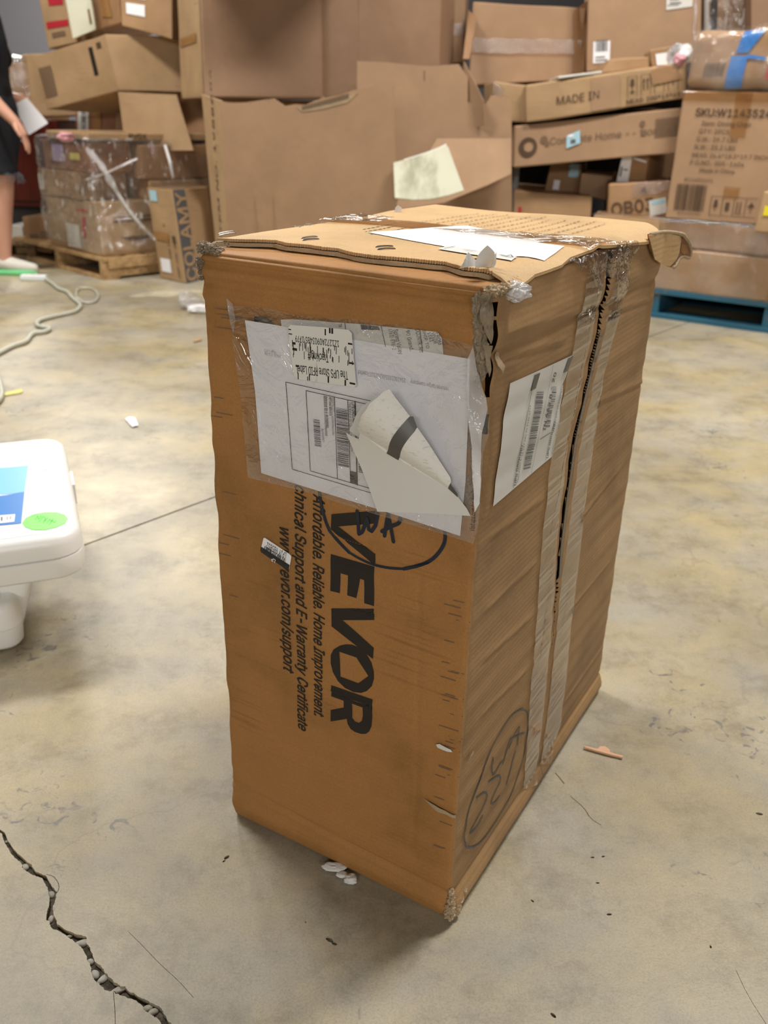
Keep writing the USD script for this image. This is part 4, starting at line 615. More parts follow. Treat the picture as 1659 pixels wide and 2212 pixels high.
# behind and beside the pallet
rc = thing('red_wooden_cabinet', 'dark red wooden cabinet standing behind the person in black', 'cabinet', (-2.486,5.9756,0))
cx = A(*(-2.486,5.9756,0)); cy0 = 6.3
obj('body', rbox(A(-2.62, cy0, .30), A(-2.2, cy0 + .45, .84), .006), 'red_wood', rc); obj('door', rbox(A(-2.585, cy0 - .018, .34), A(-2.255, cy0, .80), .006), 'red_wood', rc); obj('plinth', rbox(A(-2.62, cy0 + .02, 0.0), A(-2.2, cy0 + .45, .30), .006), 'dark_gap', rc)
h = carton('small_carton', 'small reddish carton on the floor beside the wooden pallet, next to the walking leg', [(-2.4153,6.05,0.0507), (-2.2331,6,0.038), (-2.2015,6,0.2776), (-2.4183,6.05,0.2619)], (.1, .5, 0), 'kraft_d', seed=11)
say(h, 'F', [[(.2, .3), (.5, .3), (.5, .5), (.2, .5)], [(.6, .3), (.85, .3), (.85, .6), (.6, .6)]], 'ink_faint')
h = carton('white_carton', 'white carton with a green round print behind the walking leg', [(-2.5585,6.12,0.02), (-2.4521,6.12,0.0224), (-2.4527,6.12,0.1896), (-2.5304,6.12,0.2055)], (.05, .4, 0), 'paper_warm', seed=12)
Fh = h.face('F'); prints(Fh, [shapely.Point(Fh.w * .62, Fh.h * .45).buffer(.022)], 'print', 'green_ink', h.t, off=.004)
gp = thing('grey_pallet', 'low dark pallet under the small cartons behind the walking leg', 'pallet', (-2.5052,5.95,-0.0323))
for z0, z1 in ((0, .02), (.085, .115)): obj('board', rbox(A(-2.75, 5.98, z0), A(-2.32, 6.6, z1), .004), 'pallet_dark', gp)
for x_ in (-2.74, -2.58, -2.40): obj('block', rbox(A(x_, 6.0, .0201), A(x_ + .06, 6.55, .0849), .004), 'pallet_dark', gp)
h = carton('film_wrapped_carton', 'film-wrapped carton against the grey wall at shoulder height of the person', [(-3.0578,7.1,0.6943), (-2.671,7.1,0.7029), (-2.6062,7.1,1.2108), (-2.974,7.1,1.203)], (0, .8, 0), 'kraft_a', seed=13)
fs = Hexa([(-3.0528,7.07,0.6888), (-2.6469,7.07,0.6977), (-2.5699,7.07,1.2485), (-2.9618,7.07,1.2402)], [(-3.4544,8,0.6587), (-2.9951,8,0.6688), (-2.9079,8,1.2921), (-3.3514,8,1.2826)], r=.02, amp=.03, freq=5, seed=14, n=20); obj('film', fs.mesh(), 'stretch_film', h.t, smooth=60)
h2 = carton('tall_carton', 'tall tan carton with taped corner standing behind the open crushed carton', [(-2.4269,6.42,0.8595), (-2.1079,6.42,0.872), (-2.1073,6.42,1.2496), (-2.4255,6.42,1.2268)], (.05, .45, 0), 'kraft_c', seed=15)
sub(h2, 'F', qd(.02, .3, .10, 1), 'tape', 'shiny_tape', off=.006)
h = carton('carton_stack_base', 'plain carton low behind the film-wrapped pallet, under the others', [(-2.5656,6.9,0.1345), (-1.2951,6.9,0.1635), (-1.262,6.9,0.7628), (-2.4852,6.9,0.7359)], (.05, .8, 0), 'kraft_d', seed=16)
h = carton('labelled_carton', 'reddish brown carton with white labels in the gap under the crushed carton', [(-2.106,6.35,0.7487), (-1.8331,6.35,0.7434), (-1.8067,6.35,1.0025), (-2.0747,6.35,1.0076)], (.05, .8, 0), 'kraft_red', seed=17)
sub(h, 'F', qd(.06, .08, .32, .82), 'shipping_label', 'paper_warm'); sub(h, 'F', qd(.44, 0, .62, 1), 'tape', 'tape_brown', off=.005); say(h, 'F', [(1, .26, .16, .26, .74, .03, 14, 3)], 'ink_grey', off=.006)
h = carton('plain_carton', 'dark brown carton in the shadowed gap above the dangling flap', [(-1.8231,6.3,0.7615), (-1.2893,6.3,0.7732), (-1.2768,6.3,0.9668), (-1.8032,6.3,0.9554)], (.05, .8, 0), 'kraft_d', seed=18)
h = carton('plain_carton', 'dark brown carton in the narrow gap beside the giant open carton', [(-1.4471,5.95,0.4289), (-1.1074,5.95,0.4365), (-1.0757,5.95,1.0105), (-1.4011,5.95,1.0035)], (.05, .6, 0), 'kraft_d', seed=19)
# the crushed carton with its flap hanging open
oc = carton('crushed_carton', 'crushed tan carton with a black strip print and its flap hanging open', [(-2.1606,6.02,0.9024), (-1.6089,5.72,1.0166), (-1.6591,5.72,1.3075), (-2.2158,6.02,1.2038)], (1.0, .30, .0), 'kraft_c', seed=20, amp=.016, freq=2.6, n=20)
say(oc, 'F', [[(.755, .36), (.805, .36), (.805, .86), (.755, .86)]], 'ink'); say(oc, 'F', [[(.05, .2), (.22, .2), (.22, .75), (.05, .75)]], 'ink_faint'); say(oc, 'F', [[(.86, .80), (.92, .80), (.92, .90), (.86, .90)]], 'ink_brown', 'box_mark')
fq = quad_face((-1.586,5.66,0.6923), (-1.1831,5.66,0.7038), (-1.2735,5.72,1.0017), (-1.6094,5.7,1.0088), amp=.012, seed=4)
patch(fq, qd(0, 0, fq.w, fq.h), 'hanging_flap', 'kraft_c', oc.t, off=0, thick=.007, edge=.06, label='flap hanging open')
# cartons above
h = carton('striped_carton', 'carton with a red band and faded print beside the off-white board', [(-2.1841,6.25,1.2535), (-1.9505,6.1,1.2846), (-1.9499,6.1,1.6556), (-2.219,6.25,1.6692)], (.12, .6, 0), 'kraft_c', seed=21)
say(h, 'F', [[(.10, .26), (.80, .26), (.80, .35), (.10, .35)], [(.28, .56), (.72, .56), (.72, .86), (.28, .86)]], 'red_print', 'red_print'); say(h, 'F', [[(.22, .13), (.66, .13), (.66, .20), (.22, .20)]], 'ink_faint')
wb = thing('white_board', 'off-white board with small print leaning between two top cartons', 'board', (-1.9273,6,1.2981))
bq = quad_face((-1.9366,6.02,1.2993), (-1.7937,6.02,1.3515), (-1.8179,6.02,1.6247), (-1.9656,6.02,1.6217), amp=.004); patch(bq, qd(0, 0, bq.w, bq.h), 'sheet', 'pale_board', wb, off=0, thick=.03, edge=.05); prints(bq, [rect2(bq.w * .80, bq.h * .12, bq.w * .90, bq.h * .40)], 'print', 'ink_faint', wb, off=.032)
h = carton('taped_carton', 'carton with two small white labels on top of the crushed carton', [(-1.5646,5.72,1.3515), (-1.2654,5.66,1.2835), (-1.2402,5.66,1.6141), (-1.5589,5.72,1.6152)], (.10, .7, 0), 'kraft_a', seed=22, amp=.007)
sub(h, 'F', qd(.04, .55, .50, .72), 'white_label', 'paper'); sub(h, 'F', qd(.12, .26, .48, .46), 'white_label', 'paper')
h3 = carton('taped_side_carton', 'carton with a brown tape patch between the off-white board and the white labels', [(-1.8354,6.12,1.3535), (-1.626,5.95,1.3834), (-1.627,5.95,1.6431), (-1.8565,6.12,1.6601)], (.10, .6, 0), 'kraft_b', seed=23, amp=.01)
sub(h3, 'F', [(.35, .2), (.7, .15), (.6, .7), (.4, .7)], 'tape', 'tape_brown', off=.006)
# the giant cartons
gd = lambda P, n, flat: -.02 * np.exp(-((P[..., 0] - .62) / .012) ** 2) * (n[..., 1] < -.5)
h = carton('giant_carton', 'giant carton with a tan taped edge, upper of the two giant ones', [(-0.9723,4.98,0.9788), (-0.1871,5.2,0.9994), (-0.1946,5.2,1.7359), (-0.9552,4.98,1.6857)], (-.25, .62, 0), 'kraft_inside', seed=24, amp=.010, freq=1.5, disp=gd, n=40, r=.012)
sub(h, 'L', qd(.02, 0, .98, 1), 'tan_side', 'kraft_c', off=.003); sub(h, 'L', qd(.10, .37, .80, .43), 'tape', 'tape_brown', off=.007)
fq = quad_face((-0.9634,5,1.6223), (-0.1829,5.22,1.67), A(*(-0.1829,5.22,1.67)) + (.05, -.62, .10), A(*(-0.9634,5,1.6223)) + (.0, -.62, .10), amp=.02); patch(fq, qd(0, 0, fq.w, fq.h), 'top_flap', 'kraft_inside', h.t, off=0, thick=.008, edge=.08, label='added unseen flap overhead to shade the carton front')  # flap added above the view so its shadow falls on the front
h = carton('folded_carton', 'folded-out brown carton wall right beside the upper giant carton', [(-0.1954,5.22,1.0152), (0.2503,5.45,1.0293), (0.2388,5.45,1.7842), (-0.2023,5.22,1.7389)], (.15, .5, 0), 'kraft_inside', seed=25, amp=.010, freq=2, n=30)
h = carton('hidden_base_carton', 'plain carton standing behind the giant open carton and carrying the upper one', [A(-.95, 5.32, 0), A(.40, 5.42, 0), A(.40, 5.42, .985), A(-.95, 5.32, .985)], (0, .6, 0), 'kraft_d', seed=26)
og = thing('giant_open_carton', 'giant open carton with a torn top edge right behind the middle carton', 'carton', (-.75, 4.25, 0))
fl_, fr_, ftl, ftr = A(*(-0.748,4.22,0.4066)), A(*(0.0278,4.1,0.4877)), A(*(-0.7482,4.22,0.9601)), A(*(-0.0033,4.1,1.0482))
dn = lambda p, q: q - (p - q) * (q[2] / (p[2] - q[2]))
fp = quad_face(dn(ftl, fl_), dn(ftr, fr_), ftr, ftl, amp=.014, seed=6, freq=1.2)
q = lambda u, v: (u * fp.w, v * fp.h)
patch(fp, [q(0, 0), q(1, 0), q(1, 1), q(.93, .992), q(.86, .988), q(.78, .985), q(.70, .972), q(.62, .968), q(.56, .962), q(.50, .948), q(.44, .955), q(.38, .952), q(.32, .985), q(.25, .985), q(.15, .982), q(.06, .988), q(0, .998)], 'front_panel', 'kraft_pink', og, off=0, thick=.009, edge=.035)
tp = patch(fp, [q(.45, .940), q(.60, .950), q(.72, .962), q(.80, .972), q(.74, .940), q(.60, .925), q(.48, .922)], 'torn_ply', 'kraft_edge', og, off=.0095, thick=.001, edge=.03)
prints(fp, [rect2(fp.w * (.48 + .008 * k), fp.h * (.928 + .0008 * k), fp.w * (.4845 + .008 * k), fp.h * (.944 + .0009 * k)) for k in range(34)], 'flute_lines', 'ink_brown', tp, off=.0112)
prints(fp, [rect2(fp.w * .175, 0, fp.w * .179, fp.h * .985), rect2(fp.w * .285, 0, fp.w * .289, fp.h * .985)], 'score_line', 'kraft_inside', og, off=.0095)
bk = A(*(-0.9098,4.62,0.9901)); bkb = A(*(-0.8883,4.62,0.3677)); lp = quad_face(dn(bk, bkb), dn(ftl, fl_), ftl, bk, amp=.004, seed=7)
patch(lp, qd(0, 0, lp.w, lp.h), 'left_panel', 'kraft_c', og, off=-.008, thick=.008, edge=.05)
prints(lp, [word_at('ITEM NO. 1988884', (lp.w * .62, lp.h * .36), .058, 90)], 'print', 'ink_brown', og, off=.002)
r0, r1, r2, r3 = A(*(-0.1671,4.62,0.3842)), A(*(0.5917,4.5,0.4154)), A(*(0.5407,4.5,1.0171)), A(*(-0.1743,4.62,1.1466))
rp = quad_face(dn(r3, r0), dn(r2, r1), r2, r3, amp=.012, seed=8, freq=1.5); q = lambda u, v: (u * rp.w, v * rp.h)
def px_on(pts): return pts
patch(rp, [q(0, 0), q(1, 0), q(1, .985), q(.985, .988), q(.87, .98), q(.85, .955), q(.80, .915), q(.755, .925), q(.72, .935), q(.72, 1.03), q(.66, 1.075), q(.50, 1.045), q(.42, 1.035), q(.2, 1.02), q(0, 1.0)], 'rear_panel', 'kraft_pink', og, off=0, thick=.009, edge=.04)
prints(rp, [rect2(rp.w * .435, 0, rp.w * .443, rp.h * 1.02)], 'score_line', 'ink_faint', og, off=.0095)
tf = quad_face((0.3392,4.56,0.8248), (0.4352,4.5,0.8482), (0.4109,4.46,1.023), (0.3198,4.56,1.1541), amp=.01, seed=9)
patch(tf, [(0, 0), (tf.w, tf.h * .25), (tf.w * .98, tf.h * .8), (tf.w * .6, tf.h * .93), (0, tf.h)], 'torn_flap', 'kraft_pink', og, off=0, thick=.007, edge=.04)
lf = quad_face((0.0103,4.4,0.5289), (0.5566,4.4,0.6438), (0.5487,4.46,0.8316), (0.1221,4.5,0.8214), amp=.006, seed=10)
patch(lf, [(0, -.02), (lf.w * .45, -.035), (lf.w * .8, .01), (lf.w, .05), (lf.w, lf.h), (lf.w * .2, lf.h)], 'inner_flap', 'kraft_pink', og, off=0, thick=.007, edge=.04)
rq = quad_face((0.0146,4.02,0.5947), (0.3091,4.02,0.6313), (0.2364,4.08,0.8003), (0.005,4.08,0.7327), amp=.012, seed=11, freq=3)
patch(rq, [(0, 0), (rq.w * .25, -.018), (rq.w * .5, -.022), (rq.w * .75, -.014), (rq.w, 0), (rq.w, rq.h), (rq.w * .97, rq.h * 1.04), (rq.w * .7, rq.h), (rq.w * .4, rq.h * .98), (0, rq.h * .98)], 'folded_sheet', 'pale_board', og, off=0, thick=.012, edge=.02, label='dirty off-white folded sheet hooked over the panel edge')
patch(rq, [(.02, rq.h * .9), (rq.w * .6, rq.h * .95), (rq.w * .98, rq.h * 1.02), (rq.w, rq.h * 1.11), (rq.w * .86, rq.h * 1.08), (rq.w * .62, rq.h * 1.05), (rq.w * .2, rq.h * 1.04)], 'sheet_fold', 'paper_warm', og, off=-.010, thick=.006, edge=.02)
# upright carton with a big name down its corner
c0 = A(*(-1.1825,5.222,0)); cl_ = A(*(-1.3732,5.3876,0)); cr_ = A(*(-1.0902,5.4446,-0)); ht = .512
col = carton('upright_carton', 'upright narrow carton with a dark lettered band down its corner, beside the pallet', [cl_, c0, c0 + (-.045, .01, ht), cl_ + (-.04, .01, ht)], (cr_ - c0) * 1.5, 'kraft_c', seed=30, amp=.003)
sub(col, 'L', qd(0, 0, .01, .01), 'corner_tape', 'tape_brown'); FR_ = col.face('R'); dk = sub(col, 'R', [(.015, 0), (.33, 0), (.33, 1), (.015, 1)], 'dark_band', 'ink_grey', off=.003)
prints(FR_, [word('COLAMY', (FR_.w * .31, FR_.h * .02), (FR_.w * .31, FR_.h * .975), FR_.w * .265, True)], 'band_letters', 'kraft_c', dk, off=.0055)
sub(col, 'F', qd(.10, .86, .38, .975), 'blue_label', 'paper_blue'); sub(col, 'F', qd(.14, .09, .52, .24), 'white_label', 'paper'); sub(col, 'F', qd(.0, .44, .62, .53), 'tape', 'tape_brown', off=.005)
say(col, 'F', [('CM9-GRE-WHT', .84, .05, .022, 90), ('GR4 2022', .60, .25, .022, 90), [(.74, .43), (.86, .43), (.86, .51), (.74, .51)], ('6', .52, .60, .022, 90)], 'ink_brown'); sub(col, 'T', qd(0, 0, 1, 1), 'film', 'shiny_tape', off=.006)

# ---------------------------------------------------------------- the stacks behind on the other side
h = carton('taped_end_carton', 'narrow carton end with a barcode label next to the shiny taped carton', [(0.2485,5.75,1.1933), (0.4008,5.75,1.211), (0.39,5.75,1.659), (0.2606,5.75,1.6564)], (.05, .5, 0), 'kraft_pink', seed=40)
sb = sub(h, 'F', qd(.08, .46, .48, .72), 'barcode_label', 'paper'); say(h, 'F', [(1, .42, .49, .42, .70, .03, 16, 2)], 'ink_grey', off=.0065, parent=sb); sub(h, 'F', qd(0, .30, 1, .44), 'tape', 'shiny_tape', off=.006)
tc = carton('shiny_taped_carton', 'big carton with a broad shiny band of clear tape, standing on the long printed carton', [(0.4253,5.62,1.0844), (1.0461,5.62,1.1287), (1.0526,5.62,1.4839), (0.4255,5.62,1.5022)], (.1, .6, 0), 'kraft_pink', seed=41, amp=.008, n=20)
tf_ = tc.face('F'); patch(lift(tf_, .012, 14, 3), [(0, tf_.h * .40), (tf_.w, tf_.h * .36), (tf_.w, tf_.h * .56), (0, tf_.h * .58)], 'tape', 'shiny_tape', tc.t, off=.006, edge=.012, smooth=60)
fq = quad_face((0.3775,5.5,1.2118), (0.4133,5.5,1.2126), (0.4464,5.56,1.4165), (0.4024,5.62,1.4614), amp=.01); patch(fq, qd(0, 0, fq.w, fq.h), 'bent_flap', 'kraft_d', tc.t, off=0, thick=.006, edge=.05)
fq = quad_face((1.0224,5.6,1.118), (1.0759,5.6,1.157), (1.0658,5.66,1.5285), (0.9841,5.6,1.4671), amp=.01); patch(fq, qd(0, 0, fq.w, fq.h), 'side_flap', 'kraft_b', tc.t, off=0, thick=.006, edge=.05)
h = carton('labelled_giant_carton', 'large smooth carton with two white labels behind the small torn carton', [(1.0588,5.45,1.16), (1.6584,5.4,1.2204), (1.583,5.4,1.7832), (1.0041,5.45,1.7792)], (.12, .7, 0), 'kraft_pink', seed=42, amp=.006)
a = sub(h, 'F', qd(.055, .065, .205, .235), 'white_label', 'paper'); say(h, 'F', [(1, .075, .155, .185, .155, .055, 18, 4), [(.075, .08), (.18, .08), (.18, .09), (.075, .09)], [(.075, .105), (.16, .105), (.16, .115), (.075, .115)]], 'ink_grey', off=.0065, parent=a)
a = sub(h, 'F', [(.69, .45), (.92, .47), (.92, .80), (.69, .80)], 'white_label', 'paper_warm'); say(h, 'F', [[(.72, .50 + .03 * k), (.82 - .02 * (k % 3), .50 + .03 * k), (.82 - .02 * (k % 3), .51 + .03 * k), (.72, .51 + .03 * k)] for k in range(6)] + [[(.70, .485), (.80, .485), (.80, .49), (.70, .49)]], 'ink_grey', off=.0065, parent=a)
sub(h, 'F', qd(.93, 0, .96, 1), 'edge_tape', 'shiny_tape', off=.005)
h = carton('film_wrapped_carton', 'film-wrapped dark blue and brown packages high behind the blue-taped carton', [(1.7325,5.6,1.3106), (1.9248,5.5,1.3083), (1.8557,5.5,1.6996), (1.6647,5.6,1.7092)], (.1, .6, 0), 'kraft_a', seed=43)
sub(h, 'F', [(.12, .0), (.30, .0), (.32, .62), (.14, .70)], 'blue_label', 'denim'); sub(h, 'F', qd(.0, 0, .10, 1), 'white_label', 'paper_warm'); sub(h, 'F', [(.45, .62), (.95, .35), (.95, .48), (.5, .74)], 'tape', 'tape_brown', off=.006)
fs = Hexa([(1.6991,5.52,1.2957), (1.9085,5.42,1.2939), (1.832,5.42,1.6966), (1.6296,5.52,1.7062)], [A(*(1.6991,5.52,1.2957)) + (.1, .7, 0), A(*(1.9085,5.42,1.2939)) + (.1, .7, 0), A(*(1.832,5.42,1.6966)) + (.1, .7, 0), A(*(1.6296,5.52,1.7062)) + (.1, .7, 0)], r=.02, amp=.02, freq=6, seed=3, n=16); obj('film', fs.mesh(), 'stretch_film', h.t, smooth=60)
h = carton('plain_carton', 'plain brown carton in the top corner above the blue-taped carton', [(1.8759,5.3,1.3378), (2.2701,5.2,1.3177), (2.1901,5.2,1.6659), (1.8119,5.3,1.6717)], (.1, .6, 0), 'kraft_inside', seed=44)
# long cartons
mi = carton('long_printed_carton', 'long dented carton with handling symbols lying across the small ones, upper of two', [(0.6746,4.92,0.8981), (1.4029,4.7,1.0255), (1.3786,4.7,1.1758), (0.6594,4.92,1.0719)], (-.02, .95, .0), 'kraft_c', seed=45, amp=.010, freq=3.5, n=26)
say(mi, 'F', [('MADE IN', .20, .36, .036, 0), ('MEAS: 200*19*65 CM', .64, .09, .020, 0, 1)], 'ink_brown')
ic = []
for k in range(4):
    u = .645 + .082 * k; ic += [[(u, .28), (u + .06, .28), (u + .06, .285), (u, .285)], [(u, .84), (u + .06, .84), (u + .06, .85), (u, .85)], [(u, .28), (u + .003, .28), (u + .003, .85), (u, .85)], [(u + .057, .28), (u + .06, .28), (u + .06, .85), (u + .057, .85)]]
ic += [[(.663, .58), (.687, .58), (.685, .76), (.665, .76)], [(.673, .42), (.677, .42), (.677, .58), (.673, .58)], [(.663, .38), (.687, .38), (.687, .43), (.663, .43)]]
for u in (.742, .765): ic += [[(u, .42), (u + .006, .42), (u + .006, .66), (u, .66)], [(u - .006, .66), (u + .012, .66), (u + .003, .76)]]
ic += [[(.826, .5), (.836, .5), (.836, .58), (.826, .58)], [(.838, .6), (.848, .6), (.848, .68), (.838, .68)], [(.905, .60), (.935, .60), (.92, .72)], [(.918, .42), (.922, .42), (.922, .60), (.918, .60)]]
say(mi, 'F', ic, 'ink_brown', 'handling_symbols'); sub(mi, 'F', qd(.42, .05, .60, .92), 'blank_patch', 'kraft_pink', off=.003)
sub(mi, 'F', [(.80, .52), (.97, .58), (.93, .95), (.84, 1.0), (.78, .9)], 'torn_patch', 'kraft_d', off=.006)
eq = quad_face((0.5659,5.4,1.0881), (0.6723,4.92,0.8981), (0.6575,4.92,1.0677), (0.5496,5.4,1.1015), amp=.006)
h = carton('carton_end', 'plain tan carton end beside the long printed carton, above the torn board', [(0.5197,5.02,0.9029), (0.6811,4.97,0.9023), (0.6661,4.97,1.0734), (0.5062,5.02,1.0885)], (.0, .5, 0), 'kraft_c', seed=46, amp=.004)
sub(h, 'F', [(.0, .55), (.25, .5), (.3, .9), (0, 1)], 'film', 'shiny_tape', off=.006)
l2 = carton('long_logo_carton', 'long smooth carton with a blue sticker and faded writing, lower of the two long ones', [(0.6359,4.96,0.6842), (1.4118,4.72,0.7817), (1.3975,4.72,0.9851), (0.6243,4.96,0.8837)], (-.02, .85, 0), 'kraft_pink', seed=47, amp=.006, n=20)
F2 = l2.face('F'); bs = patch(F2, [(F2.w * a, F2.h * b) for a, b in ((.325, .34), (.41, .44), (.405, .74), (.325, .64))], 'blue_sticker', 'paper_blue', l2.t, off=.006, edge=.04); prints(F2, [rect2(F2.w * .335, F2.h * .60, F2.w * .365, F2.h * .66)], 'sticker_print', 'paper', bs, off=.008); prints(F2, [rect2(F2.w * .35, F2.h * .45, F2.w * .38, F2.h * .54)], 'sticker_bars', 'ink_grey', bs, off=.008)
say(l2, 'F', [('Complete Home -- from A to Zoo', .225, .47, .034, 0)] + [[(.85, .40 + .055 * k), (.985, .40 + .055 * k), (.985, .425 + .055 * k), (.85, .425 + .055 * k)] for k in range(8)], 'ink_faint')
ring = [shapely.Point(F2.w * .085, F2.h * .46).buffer(F2.h * .235).difference(shapely.Point(F2.w * .09, F2.h * .48).buffer(F2.h * .13)), shapely.Point(F2.w * .185, F2.h * .60).buffer(.018), shapely.Point(F2.w * .205, F2.h * .50).buffer(.012), shapely.Point(F2.w * .775, F2.h * .74).buffer(.013), shapely.Point(F2.w * .79, F2.h * .52).buffer(.012)]
for g, nm in zip(ring, ('round_logo', 'logo_dot', 'logo_dot', 'logo_dot', 'logo_dot')): patch(F2, g, nm, 'ink_faint' if nm == 'logo_dot' else 'ink_brown', l2.t, off=.0045, edge=.05)
# torn small carton and film on top of the long one
h = carton('torn_small_carton', 'small carton with a white label and pink film on top of the long printed carton', [(1.2717,4.9,1.1629), (1.3975,4.85,1.1714), (1.3828,4.85,1.2634), (1.2468,4.9,1.2396)], (.05, .3, 0), 'kraft_a', seed=48)
sub(h, 'F', qd(.18, .10, .58, .72), 'white_label', 'paper')
for c_, rr_, mt, nm in (((1.3514,4.75,1.2053), .055, 'white_film', 'crumpled_film'), ((1.3484,4.71,1.1913), .028, 'pink_plastic', 'pink_film')):
    s_ = trimesh.creation.icosphere(3, rr_); p = s_.vertices; obj(nm, cm_(p * (1 + 1.0 * (meshkit.fbm(p * 1.6 / rr_, 4, 6)[:, None] - .5)) + c_, s_.faces), mt, h.t, smooth=60)
h = carton('flattened_board', 'flattened brown board lying on the long printed carton', [(1.0235,4.92,1.1296), (1.2502,4.85,1.1561), (1.2382,4.85,1.2084), (1.0658,4.92,1.1963)], (.02, .4, 0), 'kraft_a', seed=49, amp=.012)
h = carton('white_board', 'thin white board lying on the long printed carton', [(0.8085,4.86,1.1022), (1.0112,4.82,1.1295), (1.01,4.82,1.1396), (0.8074,4.86,1.1124)], (.02, .4, 0), 'paper_warm', seed=50, amp=.001, r=.003, cat='board')
# small cartons under the long ones
sc = [('blue_label_carton', 'small carton with a blue label under the long cartons, leftmost of the small row', [(1176,414),(1250,420),(1258,356),(1190,352)], 5.22, 'kraft_b', 51), ('dented_carton', 'small plain carton with a dented face between two labelled small cartons', [(1250,418),(1308,432),(1325,380),(1258,374)], 5.12, 'kraft_pink', 52)]
hh = []
for nm, lb, q4, yy, mt, sd in sc:
    pts = {1: [(0.849,5.22,0.5511),(1.0407,5.22,0.5409),(1.0433,5.22,0.6993),(0.8698,5.22,0.7049)], 2: [(1.0162,5.1,0.5543),(1.169,5.1,0.5196),(1.1954,5.1,0.6478),(1.0196,5.1,0.6579)]}[sd - 50]
    hh.append(carton(nm, lb, pts, (.12, .45, 0), mt, seed=sd, amp=.006))
sub(hh[0], 'F', qd(.62, .55, .92, .98), 'blue_label', 'paper_blue'); sub(hh[0], 'F', qd(.22, .1, .40, .42), 'white_label', 'paper')
h = carton('white_label_carton', 'open-ended small carton with a big white label tilted on the heap under the long cartons', [(1.1644,4.92,0.6078), (1.3052,4.86,0.597), (1.3054,4.86,0.7613), (1.1818,4.92,0.7696)], (.30, .42, .06), 'kraft_b', seed=53, amp=.008)
sub(h, 'F', [(.0, .12), (.42, .08), (.40, .95), (.05, .95)], 'white_label', 'paper'); say(h, 'F', [[(.08, .3), (.14, .3), (.14, .6), (.08, .6)], [(.18, .5), (.34, .5), (.34, .54), (.18, .54)]], 'ink_grey', off=.006); sub(h, 'F', [(.44, .86), (.95, .78), (.95, .84), (.44, .93)], 'tape', 'white_film', off=.006)
ob = carton('numbered_carton', 'taped carton with a printed number and a pale label beside the big upright carton', [(1.1338,4.86,0.4377), (1.4353,4.74,0.4616), (1.4057,4.74,0.6517), (1.1205,4.86,0.6198)], (.10, .55, 0), 'kraft_a', seed=54, amp=.010, n=18)
say(ob, 'F', [('OB03-14', .06, .16, .060, 6, 1)], 'ink_brown'); a = sub(ob, 'F', [(.66, .12), (.92, .20), (.90, .60), (.64, .52)], 'pale_label', 'paper_warm', off=.006); sub(ob, 'F', [(.68, .40), (.88, .46), (.88, .56), (.68, .50)], 'label_stripe', 'paper_blue', off=.0075, parent=a); say(ob, 'F', [[(.5, .74), (.62, .72), (.56, .92)]], 'ink_brown', 'triangle_mark')
sub(ob, 'F', [(.35, .6), (.95, .75), (.95, 1), (.4, 1)], 'film', 'shiny_tape', off=.007)
lo = carton('low_carton', 'plain carton at the foot of the heap below the two small ones', [A(*(0.6748,5.05,0.4075)) * (1, 1, 0), A(*(1.0759,4.95,0.4271)) * (1, 1, 0), (1.061,4.95,0.5528), (0.6619,5.05,0.5642)], (.08, .7, 0), 'kraft_a', seed=55, amp=.005); say(lo, 'F', [[(.06, .66), (.10, .66), (.10, .86), (.06, .86)]], 'red_print')
lw = carton('film_covered_carton', 'low tan carton under glossy film in front of the numbered carton', [A(*(1.0321,4.7,0.4025)) * (1, 1, 0), A(*(1.384,4.62,0.4198)) * (1, 1, 0), (1.3766,4.62,0.4682), (1.0231,4.7,0.4787)], (.08, .28, 0), 'kraft_c', seed=56, amp=.006)
lt = lw.face('T'); patch(lift(lt, .01, 12, 3), [(0, 0), (lt.w, 0), (lt.w, lt.h * .3), (0, lt.h * .3)], 'film', 'shiny_tape', lw.t, off=.006, edge=.03, smooth=60)
rp_ = thing('rack_post', 'grey steel post in the dark gap beside the giant open carton', 'post', (0.7914,5.7131,0)); pxy = A(*(0.7049,5.35,0.4984))
obj('post', cat_([rbox(pxy * (1, 1, 0) + (-.014, 0, 0), pxy * (1, 1, 0) + (.014, .004, .80), .001), rbox(pxy * (1, 1, 0) + (-.014, 0, 0), pxy * (1, 1, 0) + (-.011, .03, .80), .001)]), 'steel', rp_)
bb = carton('dark_void_block', 'dark block added as the shaded void behind the small cartons', [A(.6, 6.0, 0), A(2.3, 6.0, 0), A(2.3, 6.0, 1.05), A(.6, 6.0, 1.05)], (0, .5, 0), 'dark_gap', seed=57, amp=.003)  # dark block stands in for the unlit gap between the stacks
# blue pallet with film-wrapped cartons
B0 = A(*(1.3426,4.6023)); bu = A(.829, -.559); bv = A(.559, .829)
bp = thing('blue_pallet', 'blue painted wooden pallet under the film-wrapped cartons', 'pallet', (*B0, 0)); BB_ = lambda nm, *k: obj(nm, frame_box(B0, bu, bv, *k), 'pallet_blue', bp, smooth=30)
for a in (.0, .56, 1.13): BB_('stringer', a, a + .045, .0, 1.0, .022, .120)
for b, w in ((-.01, .14), (.18, .09), (.32, .09), (.46, .09), (.60, .09), (.74, .09), (.87, .14)): BB_('deck_board', -.04, 1.22, b, b + w, .1205, .142)
for b in (-.01, .45, .87): BB_('bottom_board', -.04, 1.22, b, b + .12, 0, .0215)
BP = lambda a, b, z: A(*(B0 + bu * a + bv * b), z)
def bbox(name, label, a, b, w, d, z0, h_, mt, **k): return carton(name, label, [BP(a, b, z0), BP(a + w, b, z0), BP(a + w, b, z0 + h_), BP(a, b, z0 + h_)], A(*(bv * d), 0), mt, **k)
b1 = bbox('wide_carton', 'wide brown carton under film directly on the blue pallet', -.02, .0, 1.2, .9, .1425, .20, 'kraft_a', seed=60, amp=.006); sub(b1, 'F', qd(.48, 0, .53, 1), 'tape', 'tape_brown', off=.005)
